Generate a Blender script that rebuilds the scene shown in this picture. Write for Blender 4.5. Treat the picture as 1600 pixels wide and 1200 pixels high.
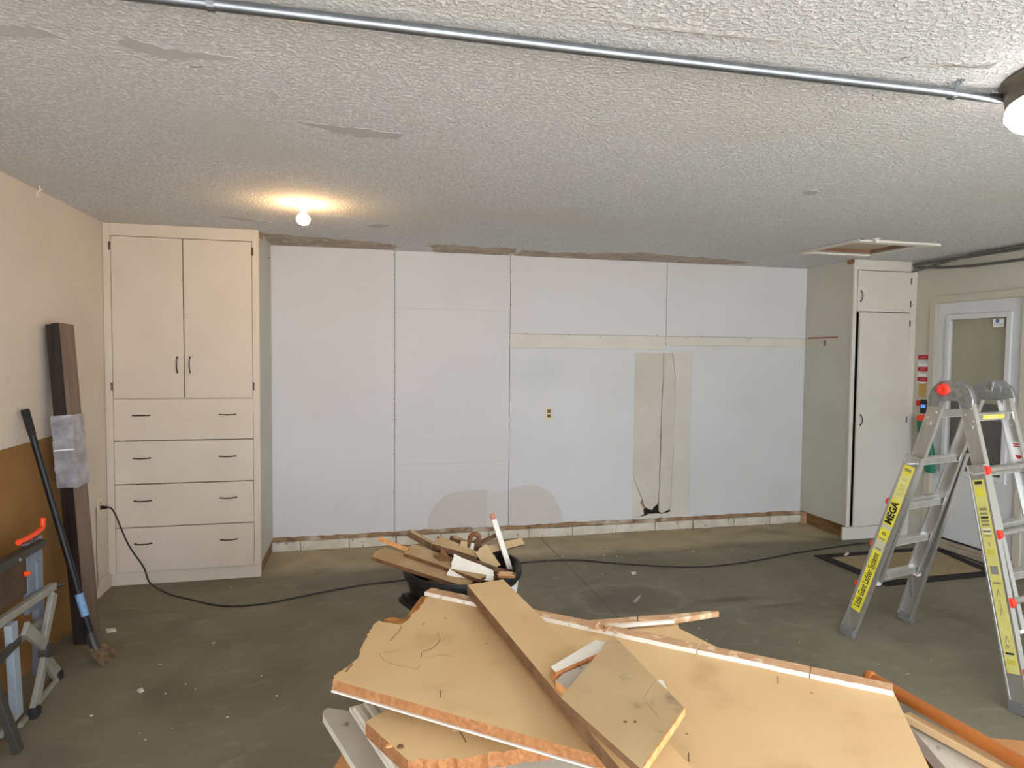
import bpy, bmesh, math, random
from mathutils import Vector, Matrix
for o in list(bpy.data.objects): bpy.data.objects.remove(o)
S = bpy.context.scene
C = S.collection
RND = random.Random(7)

# ------------------------------------------------------------------ camera
cd = bpy.data.cameras.new('camera'); cam = bpy.data.objects.new('camera', cd); C.objects.link(cam)
cd.sensor_fit = 'HORIZONTAL'; cd.sensor_width = 36.0; cd.lens = 36.0*1019.17/1600.0
cd.clip_start = 0.05; cd.clip_end = 200
cam.matrix_world = Matrix(((0.97396976, 0.0014124, -0.22667358, 0.0),
                           (-0.22649562, 0.04616633, -0.97291747, 0.0),
                           (0.00909054, 0.99893277, 0.04528451, 1.5954),
                           (0, 0, 0, 1)))
S.camera = cam
# ------------------------------------------------------------------ sky and exposure
W = bpy.data.worlds.new('World'); S.world = W; W.use_nodes = True
bg = W.node_tree.nodes['Background']
bg.inputs['Color'].default_value = (0.92, 0.985, 1.09, 1); bg.inputs['Strength'].default_value = 6.6
S.view_settings.view_transform = 'Standard'; S.view_settings.look = 'None'
S.view_settings.gamma = 1.0; S.view_settings.use_curve_mapping = False
S.view_settings.exposure = 0.17
# high sun added behind the house: driveway bounce lifts the ceiling, none enters directly
sd_ = bpy.data.lights.new('sun', 'SUN'); sd_.energy = 24.0; sd_.angle = 0.01; sd_.color = (1.0, .985, .97)
sun = bpy.data.objects.new('sun', sd_); C.objects.link(sun); sun.location = (6, 8, 12); sun.rotation_euler = (math.radians(-28), math.radians(18), 0)
LAMP_STRENGTH = 16.0
BULB_STRENGTH = 135.0
S.cycles.max_bounces = 10; S.cycles.diffuse_bounces = 6

# room: X along the back wall, Y into the room, Z up (metres)
XL, XR, YB, YF, H = -1.654, 4.79, 5.462, -0.62, 2.44
YC = 4.83            # front plane of cabinet and closet

# ------------------------------------------------------------------ materials
MATS = {}
def srgb(r, g, b):
    f = lambda c: (c/255/12.92) if c/255 <= 0.04045 else ((c/255+0.055)/1.055)**2.4
    return (f(r), f(g), f(b), 1)
def mat(name, c1, c2=None, rough=0.6, metal=0.0, scale=8.0, detail=4.0, stretch=(1, 1, 1), bump=0.0, bscale=60.0,
        lo=0.35, hi=0.65, spec=0.4, c3=None, s3=40.0, lo3=0.6, hi3=0.7):
    if name in MATS: return MATS[name]
    m = bpy.data.materials.new(name); m.use_nodes = True; nt = m.node_tree; N = nt.nodes; L = nt.links
    b = N['Principled BSDF']; b.inputs['Roughness'].default_value = rough; b.inputs['Metallic'].default_value = metal
    b.inputs['Specular IOR Level'].default_value = spec
    tc = N.new('ShaderNodeTexCoord'); mp = N.new('ShaderNodeMapping'); mp.inputs['Scale'].default_value = stretch
    L.new(tc.outputs['Object'], mp.inputs['Vector'])
    b.inputs['Base Color'].default_value = c1
    col = None
    def mixin(prev, c, sc, lo_, hi_, det):
        nz = N.new('ShaderNodeTexNoise'); nz.inputs['Scale'].default_value = sc; nz.inputs['Detail'].default_value = det
        L.new(mp.outputs['Vector'], nz.inputs['Vector'])
        mr = N.new('ShaderNodeMapRange'); mr.inputs['From Min'].default_value = lo_; mr.inputs['From Max'].default_value = hi_
        L.new(nz.outputs['Fac'], mr.inputs['Value'])
        mx = N.new('ShaderNodeMix'); mx.data_type = 'RGBA'; L.new(mr.outputs['Result'], mx.inputs['Factor'])
        if prev is None: mx.inputs['A'].default_value = c1
        else: L.new(prev, mx.inputs['A'])
        mx.inputs['B'].default_value = c
        return mx.outputs['Result']
    if c2: col = mixin(None, c2, scale, lo, hi, detail)
    if c3: col = mixin(col, c3, s3, lo3, hi3, 3.0)
    if col: L.new(col, b.inputs['Base Color'])
    if bump:
        nz = N.new('ShaderNodeTexNoise'); nz.inputs['Scale'].default_value = bscale; nz.inputs['Detail'].default_value = 3
        L.new(mp.outputs['Vector'], nz.inputs['Vector'])
        bp = N.new('ShaderNodeBump'); bp.inputs['Strength'].default_value = bump; bp.inputs['Distance'].default_value = 0.01
        L.new(nz.outputs['Fac'], bp.inputs['Height']); L.new(bp.outputs['Normal'], b.inputs['Normal'])
    MATS[name] = m
    return m
def emis(name, c, s):
    m = bpy.data.materials.new(name); m.use_nodes = True
    b = m.node_tree.nodes['Principled BSDF']; b.inputs['Base Color'].default_value = c
    b.inputs['Emission Color'].default_value = c; b.inputs['Emission Strength'].default_value = s
    MATS[name] = m
    return m

paint_white = mat('white_wall_paint', srgb(213, 211.5, 213), srgb(210, 208, 209), scale=1.3, rough=0.7, c3=srgb(208, 204, 201), s3=2.2, lo3=.56, hi3=.80, bump=.03, bscale=220)
paint_cream_band = mat('bare_cream_paint', srgb(217, 211, 199), srgb(211, 205, 193), scale=5, rough=.8)
bare_tan = mat('bare_tan_plaster', srgb(206, 201, 189), srgb(198, 192, 179), scale=4, rough=.85, bump=.08, bscale=90)
paint_left = mat('left_wall_paint', srgb(211, 199, 184), srgb(206, 194, 179), scale=2.5, rough=.8, bump=.05, bscale=180, c3=srgb(199, 186, 171), s3=9, lo3=.66, hi3=.74)
paint_right = mat('right_wall_paint', srgb(198, 195, 181), srgb(192, 189, 174), scale=2.5, rough=.8, bump=.05, bscale=180)
paint_cab = mat('cabinet_paint', srgb(213, 200, 184), srgb(208, 195, 178), scale=3, rough=.5, bump=.02, bscale=150)
paint_closet = mat('closet_paint', srgb(218, 214, 205), srgb(212, 207, 197), scale=3, rough=.5, bump=.02, bscale=150)
paint_alcove = mat('alcove_side_paint', srgb(199, 198, 187), srgb(192, 190, 178), scale=2.0, rough=.75, bump=.04, bscale=120)
bare_wood = mat('bare_brown_wood', srgb(140, 108, 66), srgb(112, 82, 46), scale=5, stretch=(1, 1, 8), rough=.8)
rail_wood = mat('torn_wood_strip', srgb(150, 122, 92), srgb(188, 176, 154), scale=3.5, rough=.85, lo=.5, hi=.6, c3=srgb(116, 84, 58), s3=9, lo3=.5, hi3=.66, bump=.2, bscale=60)
kerb_white = mat('chipped_white_base', srgb(214, 208, 194), srgb(196, 188, 170), scale=9, rough=.85, c3=srgb(150, 132, 108), s3=26, lo3=.64, hi3=.7, bump=.25, bscale=45)
paper_brown = mat('torn_drywall_paper', srgb(186, 172, 157), srgb(164, 147, 130), scale=6, rough=.9, bump=.1, c3=srgb(206, 198, 188), s3=14, lo3=.58, hi3=.66)
bare_ceiling = mat('bare_ceiling_board', srgb(190, 188, 188), srgb(180, 178, 177), scale=7, rough=.9)
dark_gap = mat('dark_gap', srgb(30, 24, 20), rough=.9)  # near-black for holes and slots, their inner shade put into the colour
hardware = mat('dark_bronze_hardware', srgb(92, 78, 68), srgb(64, 54, 48), scale=60, metal=.7, rough=.4)
ivory = mat('ivory_plastic', srgb(214, 204, 170), rough=.4)
ivory_dark = mat('brown_socket', srgb(110, 92, 66), rough=.5)
white_plastic = mat('white_plastic', srgb(232, 228, 220), rough=.4)
steel = mat('galvanised_steel', srgb(158, 165, 172), srgb(144, 151, 158), scale=30, metal=1.0, rough=.40)
dark_conduit = mat('grey_painted_conduit', srgb(120, 120, 118), srgb(104, 104, 102), scale=20, metal=.6, rough=.45)
alu = mat('aluminium', srgb(206, 206, 202), srgb(190, 190, 186), scale=25, stretch=(1, 1, .1), metal=.85, rough=.42)
alu_hi = mat('aluminium_polished', srgb(226, 228, 228), metal=.9, rough=.3)
hinge_grey = mat('hinge_grey', srgb(150, 152, 152), srgb(128, 130, 131), scale=40, metal=.6, rough=.4)
red_plastic = mat('red_plastic', srgb(232, 62, 48), rough=.4)
orange_plastic = mat('orange_plastic', srgb(245, 78, 30), rough=.4)
yellow_label = mat('yellow_label', srgb(226, 216, 72), srgb(214, 204, 66), scale=12, rough=.5)
pale_label = mat('faded_yellow_label', srgb(214, 208, 128), srgb(205, 199, 114), scale=20, rough=.5)
black_ink = mat('black_ink', srgb(34, 34, 26), rough=.6)
grey_ink = mat('grey_ink', srgb(140, 136, 92), rough=.6)
white_label = mat('white_label', srgb(232, 232, 230), rough=.5)
red_ink = mat('red_ink', srgb(176, 40, 44), rough=.6)
blue_screen = emis('blue_screen', srgb(110, 150, 235), 0.6)
black_plastic = mat('black_plastic', srgb(34, 34, 36), srgb(26, 26, 28), scale=15, rough=.45)
rubber = mat('black_rubber', srgb(38, 37, 35), rough=.8)
rubber_border = mat('black_mat_border', srgb(30, 28, 27), srgb(40, 37, 35), scale=30, rough=.95, bump=.3, bscale=200)
mat_tan = mat('tan_mat_pile', srgb(168, 150, 120), srgb(156, 138, 108), scale=25, rough=1.0, bump=.4, bscale=300, spec=.1)
brown_board = mat('brown_hardboard', srgb(150, 112, 66), srgb(138, 100, 56), scale=3, rough=.75, spec=.2)
post_dark = mat('dark_brown_laminate', srgb(50, 43, 40), srgb(34, 29, 27), scale=4, stretch=(6, 6, .4), rough=.3)
post_light = mat('mid_brown_laminate', srgb(124, 103, 88), srgb(108, 88, 74), scale=4, stretch=(6, 6, .4), rough=.5)
green_plastic = mat('green_plastic', srgb(34, 122, 92), srgb(26, 104, 78), scale=10, rough=.5)
brass = mat('dull_brass', srgb(196, 166, 92), metal=.5, rough=.45)
door_white = mat('door_white', srgb(214, 216, 218), srgb(208, 210, 212), scale=3, rough=.4)
casing_paint = mat('casing_paint', srgb(196, 190, 174), rough=.55)
room_wall_beige = mat('beige_room_wall', srgb(194, 186, 164), srgb(184, 176, 154), scale=3, rough=.8)  # for the added panel that stands for the room wall
dark_room = mat('dark_interior', srgb(96, 90, 80), rough=.9)  # dimness of the unlit room put into the colour
tan_face = mat('tan_particleboard_face', srgb(216, 184, 136), srgb(208, 174, 126), scale=3.0, rough=.75, spec=.25, c3=srgb(192, 157, 112), s3=6, lo3=.62, hi3=.78, bump=.04, bscale=160)
grey_face = mat('dusty_board_face', srgb(188, 162, 122), srgb(176, 150, 110), scale=5, rough=.8, spec=.2, c3=srgb(140, 120, 92), s3=14, lo3=.62, hi3=.74)
chip_edge = mat('particleboard_edge', srgb(172, 120, 76), srgb(150, 100, 60), scale=90, rough=.95, bump=.3, bscale=250, c3=srgb(184, 136, 92), s3=50, lo3=.56, hi3=.72)
orange_edge = mat('fresh_board_edge', srgb(226, 168, 110), srgb(206, 142, 84), scale=60, rough=.95, bump=.5, bscale=150)
dark_edge = mat('aged_board_edge', srgb(122, 94, 66), srgb(98, 72, 48), scale=30, rough=.9, bump=.3, bscale=120)
white_under = mat('white_painted_underside', srgb(236, 230, 218), srgb(222, 214, 198), scale=14, rough=.6)
grey_white = mat('grey_white_board', srgb(192, 184, 170), srgb(180, 171, 156), scale=5, rough=.75, c3=srgb(140, 126, 106), s3=22, lo3=.68, hi3=.74)
split_wood = mat('split_pinkish_wood', srgb(206, 166, 126), srgb(184, 142, 104), scale=9, stretch=(1, 1, 1), rough=.85, c3=srgb(222, 196, 160), s3=24, lo3=.55, hi3=.66, bump=.3, bscale=70)
rod_wood = mat('varnished_rod_wood', srgb(186, 112, 52), srgb(166, 94, 40), scale=5, rough=.4)
cardboard = mat('cardboard', srgb(176, 128, 82), srgb(164, 117, 72), scale=6, rough=.9, spec=.15)
nail_dark = mat('rusty_nail', srgb(78, 58, 44), metal=.4, rough=.6)
stain_brown = mat('brown_water_stain', srgb(206, 201, 197), srgb(202, 196, 190), scale=5, rough=.85)
blue_grey = mat('blue_grey_steel', srgb(140, 150, 162), srgb(124, 134, 146), scale=10, metal=.35, rough=.5)
bench_silver = mat('bench_silver', srgb(178, 176, 166), srgb(160, 158, 148), scale=12, metal=.4, rough=.45)
bench_jaw = mat('bench_jaw_wood', srgb(88, 66, 48), srgb(72, 52, 38), scale=8, rough=.7)
bench_dark = mat('bench_dark_steel', srgb(72, 70, 64), metal=.3, rough=.5)
blue_plastic = mat('blue_plastic', srgb(34, 84, 150), rough=.5)
pale_blue = mat('pale_blue_tape', srgb(120, 160, 196), rough=.5)
tool_blade = mat('worn_blade', srgb(132, 110, 82), srgb(96, 80, 62), scale=30, metal=.5, rough=.5)
chip_white = mat('plaster_crumb', srgb(216, 210, 198), rough=.9)
bronze = mat('brushed_bronze_pan', srgb(120, 110, 96), srgb(102, 93, 80), scale=14, stretch=(1, 1, 6), metal=.4, rough=.45)

# popcorn ceiling
def ceiling_material():
    m = bpy.data.materials.new('popcorn_ceiling'); m.use_nodes = True; nt = m.node_tree; N = nt.nodes; L = nt.links
    b = N['Principled BSDF']; b.inputs['Roughness'].default_value = .95; b.inputs['Specular IOR Level'].default_value = .1
    tc = N.new('ShaderNodeTexCoord')
    n1 = N.new('ShaderNodeTexNoise'); n1.inputs['Scale'].default_value = 70; n1.inputs['Detail'].default_value = 4; n1.inputs['Roughness'].default_value = .6
    n2 = N.new('ShaderNodeTexNoise'); n2.inputs['Scale'].default_value = 1.1; n2.inputs['Detail'].default_value = 3
    L.new(tc.outputs['Object'], n1.inputs['Vector']); L.new(tc.outputs['Object'], n2.inputs['Vector'])
    mr = N.new('ShaderNodeMapRange'); mr.inputs['From Min'].default_value = .42; mr.inputs['From Max'].default_value = .62
    L.new(n1.outputs['Fac'], mr.inputs['Value'])
    mx = N.new('ShaderNodeMix'); mx.data_type = 'RGBA'
    mx.inputs['A'].default_value = srgb(214, 214, 216); mx.inputs['B'].default_value = srgb(243, 243, 244)
    L.new(mr.outputs['Result'], mx.inputs['Factor'])
    mr2 = N.new('ShaderNodeMapRange'); mr2.inputs['From Min'].default_value = .5; mr2.inputs['From Max'].default_value = .78
    L.new(n2.outputs['Fac'], mr2.inputs['Value'])
    mx2 = N.new('ShaderNodeMix'); mx2.data_type = 'RGBA'; L.new(mr2.outputs['Result'], mx2.inputs['Factor'])
    L.new(mx.outputs['Result'], mx2.inputs['A']); mx2.inputs['B'].default_value = srgb(222, 220, 214)
    L.new(mx2.outputs['Result'], b.inputs['Base Color'])
    bp = N.new('ShaderNodeBump'); bp.inputs['Strength'].default_value = .8; bp.inputs['Distance'].default_value = .0085
    L.new(mr.outputs['Result'], bp.inputs['Height']); L.new(bp.outputs['Normal'], b.inputs['Normal'])
    return m
# stained concrete: mottled grey, a tan dusty band near the back wall, a few dark stains
def floor_material():
    m = bpy.data.materials.new('stained_concrete'); m.use_nodes = True; nt = m.node_tree; N = nt.nodes; L = nt.links
    b = N['Principled BSDF']; b.inputs['Specular IOR Level'].default_value = .35
    tc = N.new('ShaderNodeTexCoord'); sep = N.new('ShaderNodeSeparateXYZ'); L.new(tc.outputs['Object'], sep.inputs['Vector'])
    def noise(s, d, dist=0.0, st=None):
        n = N.new('ShaderNodeTexNoise'); n.inputs['Scale'].default_value = s; n.inputs['Detail'].default_value = d; n.inputs['Distortion'].default_value = dist
        if st:
            mp = N.new('ShaderNodeMapping'); mp.inputs['Scale'].default_value = st; L.new(tc.outputs['Object'], mp.inputs['Vector']); L.new(mp.outputs['Vector'], n.inputs['Vector'])
        else: L.new(tc.outputs['Object'], n.inputs['Vector'])
        return n.outputs['Fac']
    def rng(v, a, c, t0=0.0, t1=1.0):
        r = N.new('ShaderNodeMapRange'); r.inputs['From Min'].default_value = a; r.inputs['From Max'].default_value = c
        r.inputs['To Min'].default_value = t0; r.inputs['To Max'].default_value = t1; L.new(v, r.inputs['Value']); return r.outputs['Result']
    def mix(f, a, c):
        x = N.new('ShaderNodeMix'); x.data_type = 'RGBA'; L.new(f, x.inputs['Factor'])
        for k, v in (('A', a), ('B', c)):
            if isinstance(v, tuple): x.inputs[k].default_value = v
            else: L.new(v, x.inputs[k])
        return x.outputs['Result']
    def math(op, a, c):
        x = N.new('ShaderNodeMath'); x.operation = op
        for i, v in enumerate((a, c)):
            if isinstance(v, (int, float)): x.inputs[i].default_value = v
            else: L.new(v, x.inputs[i])
        return x.outputs[0]
    col = mix(rng(noise(1.6, 5, .6), .35, .68), srgb(127, 120, 101), srgb(110, 104, 86))
    col = mix(rng(noise(5.0, 6, .8, (1, 2.2, 1)), .55, .75), col, srgb(134, 127, 108))
    col = mix(rng(noise(45, 4), .6, .75), col, srgb(116, 108, 90))
    # dusty strip along the back wall where the cupboards stood
    wob = math('MULTIPLY', math('SUBTRACT', noise(2.2, 4), .5), .35)
    band = rng(math('ADD', sep.outputs['Y'], wob), 4.82, 4.98)
    col = mix(math('MULTIPLY', band, rng(noise(3, 5, .5), .2, .75, .95, .45)), col, srgb(186, 169, 134))
    # oily arcs
    col = mix(rng(noise(.9, 2, 1.6), .60, .72, 0, .5), col, srgb(88, 83, 68))
    def spot(cx, cy, rx, ry, lo, hi, amt, c, ring=None):
        nonlocal col
        dx = math('DIVIDE', math('SUBTRACT', sep.outputs['X'], cx), rx); dy = math('DIVIDE', math('SUBTRACT', sep.outputs['Y'], cy), ry)
        r = math('SQRT', math('ADD', math('MULTIPLY', dx, dx), math('MULTIPLY', dy, dy)), 0.0)
        r = math('ADD', r, math('MULTIPLY', math('SUBTRACT', noise(7, 4), .5), .7))
        f = rng(r, hi, lo, 0, amt) if ring is None else rng(math('ABSOLUTE', math('SUBTRACT', r, ring), 0.0), .14, .03, 0, amt)
        col = mix(f, col, c)
    spot(1.72, 3.92, .34, .26, .55, 1.05, .45, srgb(88, 84, 76)); spot(1.72, 3.92, .34, .26, 0, 0, .35, srgb(146, 138, 118), ring=1.05)
    spot(2.36, 3.78, .26, .05, .4, 1.0, .6, srgb(74, 70, 62)); spot(2.62, 3.62, .30, .035, .4, 1.0, .5, srgb(78, 74, 66)); spot(1.35, 5.05, .30, .10, .3, 1.0, .5, srgb(190, 180, 158))
    spot(-.75, 3.55, .28, .30, .3, 1.1, .35, srgb(146, 136, 112)); spot(2.75, 4.75, .5, .16, .3, 1.1, .35, srgb(160, 150, 122))
    L.new(col, b.inputs['Base Color'])
    L.new(rng(noise(4, 4), .3, .7, .55, .75), b.inputs['Roughness'])
    bp = N.new('ShaderNodeBump'); bp.inputs['Strength'].default_value = .08; bp.inputs['Distance'].default_value = .01
    L.new(noise(40, 5), bp.inputs['Height']); L.new(bp.outputs['Normal'], b.inputs['Normal'])
    return m
popcorn = ceiling_material(); concrete = floor_material()
driveway_mat = mat('driveway_concrete', srgb(196, 192, 184), srgb(184, 180, 172), scale=2, rough=.9)

def glass_material(name, tint, gl=.12):
    m = bpy.data.materials.new(name); m.use_nodes = True; nt = m.node_tree; N = nt.nodes; L = nt.links
    N.remove(N['Principled BSDF']); out = N['Material Output']
    t = N.new('ShaderNodeBsdfTransparent'); t.inputs['Color'].default_value = tint
    g = N.new('ShaderNodeBsdfGlossy'); g.inputs['Roughness'].default_value = .03
    mx = N.new('ShaderNodeMixShader'); mx.inputs['Fac'].default_value = gl
    L.new(t.outputs[0], mx.inputs[1]); L.new(g.outputs[0], mx.inputs[2]); L.new(mx.outputs[0], out.inputs['Surface'])
    return m
pane_glass = glass_material('door_glass', (.92, .92, .90, 1), .07)
cling_film = glass_material('plastic_film', (.8, .8, .84, 1), .22)
def film_white(m):
    nt = m.node_tree; N = nt.nodes; L = nt.links; out = N['Material Output']; src = out.inputs['Surface'].links[0].from_socket
    df = N.new('ShaderNodeBsdfDiffuse'); df.inputs['Color'].default_value = srgb(206, 204, 212); mx = N.new('ShaderNodeMixShader')
    tc = N.new('ShaderNodeTexCoord'); nz = N.new('ShaderNodeTexNoise'); nz.inputs['Scale'].default_value = 12; nz.inputs['Detail'].default_value = 4; L.new(tc.outputs['Object'], nz.inputs['Vector'])
    mr = N.new('ShaderNodeMapRange'); mr.inputs['From Min'].default_value = .35; mr.inputs['From Max'].default_value = .7; mr.inputs['To Min'].default_value = .35; mr.inputs['To Max'].default_value = .65
    L.new(nz.outputs['Fac'], mr.inputs['Value']); L.new(mr.outputs['Result'], mx.inputs['Fac']); L.new(src, mx.inputs[1]); L.new(df.outputs[0], mx.inputs[2]); L.new(mx.outputs[0], out.inputs['Surface'])
film_white(cling_film)

# ------------------------------------------------------------------ mesh builder
class MB:
    def __init__(s): s.v = []; s.f = []; s.m = []
    def add(s, vs, fs, mi=0):
        n = len(s.v); s.v += [Vector(v) for v in vs]; s.f += [tuple(n+i for i in f) for f in fs]; s.m += ([mi]*len(fs) if isinstance(mi, int) else list(mi)); return s
    def box(s, a, b, mi=0):
        x0, y0, z0 = [min(p, q) for p, q in zip(a, b)]; x1, y1, z1 = [max(p, q) for p, q in zip(a, b)]
        return s.add([(x0,y0,z0),(x1,y0,z0),(x1,y1,z0),(x0,y1,z0),(x0,y0,z1),(x1,y0,z1),(x1,y1,z1),(x0,y1,z1)],
                     [(0,3,2,1),(4,5,6,7),(0,1,5,4),(1,2,6,5),(2,3,7,6),(3,0,4,7)], mi)
    def bar(s, a, b, w, t, side=(1, 0, 0), mi=0, w2=None, ends=None):
        # bar from a to b; width w along "side" (made perpendicular), thickness t along the third direction
        a = Vector(a); b = Vector(b); d = (b-a).normalized(); sd = Vector(side); sd = (sd-d*sd.dot(d)).normalized(); n = d.cross(sd)
        w2 = w if w2 is None else w2; vs = []
        for p, ww in ((a, w), (b, w2)):
            for i, j in ((-1,-1),(1,-1),(1,1),(-1,1)): vs.append(p+sd*(i*ww/2)+n*(j*t/2))
        return s.add(vs, [(3,2,1,0),(4,5,6,7),(0,1,5,4),(1,2,6,5),(2,3,7,6),(3,0,4,7)], mi)
    def tube(s, pts, r, seg=8, mi=0, caps=True, radii=None):
        pts = [Vector(p) for p in pts]; n = len(pts); rings = []
        up = Vector((0, 0, 1))
        prev = None
        for i, p in enumerate(pts):
            d = (pts[min(i+1, n-1)]-pts[max(i-1, 0)]).normalized()
            if prev is None:
                a = up if abs(d.z) < .9 else Vector((1, 0, 0)); u = (a-d*a.dot(d)).normalized()
            else: u = (prev-d*prev.dot(d)).normalized()
            prev = u; w = d.cross(u); rr = radii[i] if radii else r
            rings.append([p+(u*math.cos(2*math.pi*k/seg)+w*math.sin(2*math.pi*k/seg))*rr for k in range(seg)])
        vs = [v for q in rings for v in q]; fs = []
        for i in range(n-1):
            for k in range(seg):
                k2 = (k+1) % seg; fs.append((i*seg+k, i*seg+k2, (i+1)*seg+k2, (i+1)*seg+k))
        if caps: fs.append(tuple(range(seg-1, -1, -1))); fs.append(tuple((n-1)*seg+k for k in range(seg)))
        return s.add(vs, fs, mi)
    def lathe(s, prof, c=(0, 0, 0), seg=32, mi=0, M=None):
        vs = []; fs = []; n = len(prof)
        for (r, z) in prof:
            for k in range(seg):
                a = 2*math.pi*k/seg; vs.append(Vector((r*math.cos(a), r*math.sin(a), z)))
        for i in range(n-1):
            for k in range(seg):
                k2 = (k+1) % seg; fs.append((i*seg+k, i*seg+k2, (i+1)*seg+k2, (i+1)*seg+k))
        if prof[0][0] > 1e-6: fs.append(tuple(range(seg-1, -1, -1)))
        if prof[-1][0] > 1e-6: fs.append(tuple((n-1)*seg+k for k in range(seg)))
        vs = [(M @ v) if M else v+Vector(c) for v in vs]
        return s.add(vs, fs, mi)
    def prism(s, poly, lo, hi, f=None, mi=(0, 1, 2)):
        # polygon in two local axes, extruded between lo and hi; f maps (u, v, w) to world; materials: top, side, bottom
        f = f or (lambda u, v, w: (u, v, w))
        ar = sum(poly[i][0]*poly[(i+1) % len(poly)][1]-poly[(i+1) % len(poly)][0]*poly[i][1] for i in range(len(poly)))
        if ar < 0: poly = poly[::-1]
        n = len(poly); vs = [f(u, v, lo) for u, v in poly]+[f(u, v, hi) for u, v in poly]
        if isinstance(mi, int): mi = (mi, mi, mi)
        fs = [tuple(range(n, 2*n)), tuple(range(n-1, -1, -1))]+[(i, (i+1) % n, n+(i+1) % n, n+i) for i in range(n)]
        return s.add(vs, fs, [mi[0], mi[2]]+[mi[1]]*n)
    def build(s, name, mats, parent=None, smooth=False, bevel=0.0, seg=1, base=None):
        off = Vector((0, 0, 0))
        if parent is not None: off = parent['_o'] if '_o' in parent else Vector((0, 0, 0))
        off = Vector(off)
        loc = Vector((0, 0, 0))
        if parent is None:
            if base is not None: loc = Vector(base)
            off = loc
        me = bpy.data.meshes.new(name); me.from_pydata([v-off for v in s.v], [], s.f)
        if not isinstance(mats, (list, tuple)): mats = [mats]
        for m in mats: me.materials.append(m)
        me.polygons.foreach_set('material_index', [min(i, len(mats)-1) for i in s.m])
        bm = bmesh.new(); bm.from_mesh(me)
        bmesh.ops.recalc_face_normals(bm, faces=bm.faces)
        if bevel: bmesh.ops.bevel(bm, geom=list(bm.edges), offset=bevel, segments=seg, affect='EDGES', clamp_overlap=True)
        bm.to_mesh(me); bm.free()
        if smooth:
            me.polygons.foreach_set('use_smooth', [True]*len(me.polygons))
            me.set_sharp_from_angle(angle=math.radians(40))
        o = bpy.data.objects.new(name, me); C.objects.link(o); o.location = loc
        if parent is not None: o.parent = parent
        o['_o'] = tuple(off)
        return o
def thing(name, label, cat, loc, group=None):
    o = bpy.data.objects.new(name, None); C.objects.link(o); o.location = loc; o.empty_display_size = .05
    o['_o'] = tuple(loc); return tag(o, label, cat, group)
def tag(o, label, cat, group=None, kind=None):
    o['label'] = label; o['category'] = cat
    if group: o['group'] = group
    if kind: o['kind'] = kind
    return o
def struct(o, label, cat):
    o['kind'] = 'structure'; o['label'] = label; o['category'] = cat; return o
def box(name, a, b, m, parent=None, bevel=0.0, base=None): return MB().box(a, b).build(name, m, parent, bevel=bevel, base=base)
def smooth_path(pts, n=6):
    P = [Vector(p) for p in pts]; out = []
    for i in range(len(P)-1):
        p0 = P[max(i-1, 0)]; p1 = P[i]; p2 = P[i+1]; p3 = P[min(i+2, len(P)-1)]
        for k in range(n):
            t = k/n; out.append(.5*((2*p1)+(p2-p0)*t+(2*p0-5*p1+4*p2-p3)*t*t+(3*p1-p0-3*p2+p3)*t**3))
    return out+[P[-1]]
def text_mesh(name, body, size, M, m, parent, bold=0.0, squeeze=1.0):
    cu = bpy.data.curves.new(name, 'FONT'); cu.body = body; cu.size = size; cu.align_x = 'LEFT'; cu.align_y = 'CENTER'
    cu.offset = bold; cu.extrude = .0004; cu.resolution_u = 2
    ob = bpy.data.objects.new(name, cu); C.objects.link(ob)
    bpy.context.view_layer.update()
    me = bpy.data.meshes.new_from_object(ob.evaluated_get(bpy.context.evaluated_depsgraph_get()))
    bpy.data.objects.remove(ob)
    off = Vector(parent['_o'])
    for v in me.vertices:
        c = v.co.copy(); c.x *= squeeze; v.co = (M @ c)-off
    me.materials.clear(); me.materials.append(m)
    o = bpy.data.objects.new(name, me); C.objects.link(o); o.parent = parent; o['_o'] = tuple(off)
    return o
def frame(o, x, y):
    x = Vector(x).normalized(); y = Vector(y); y = (y-x*y.dot(x)).normalized(); z = x.cross(y)
    return Matrix(((x.x, y.x, z.x, o[0]), (x.y, y.y, z.y, o[1]), (x.z, y.z, z.z, o[2]), (0, 0, 0, 1)))
def jag(p, q, n, amp, rnd):
    p = Vector(p); q = Vector(q); d = (q-p); nn = Vector((-d.y, d.x)).normalized(); out = []
    for i in range(n):
        t = (i+(rnd.uniform(-.3, .3) if i else 0))/n; out.append(tuple(p+d*t+nn*(rnd.uniform(-amp, amp) if i else 0)))
    return out

# ================================================================== SETTING
T = .12
fl = box('floor', (XL-T, YF, -.15), (XR+T, YB+T, 0), concrete); struct(fl, 'stained grey concrete garage floor', 'floor')
# saw-cut control joint: a narrow dark groove strip inlaid in the slab
box('control_joint', (1.526, YF+.02, -.002), (1.533, 5.40, .0008), mat('joint_dirt', srgb(104, 98, 84), rough=1), fl)
dw = box('ground', (-14, -22, -.2), (18, YF, -.02), driveway_mat); struct(dw, 'pale concrete driveway outside the open garage door', 'ground')

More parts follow.
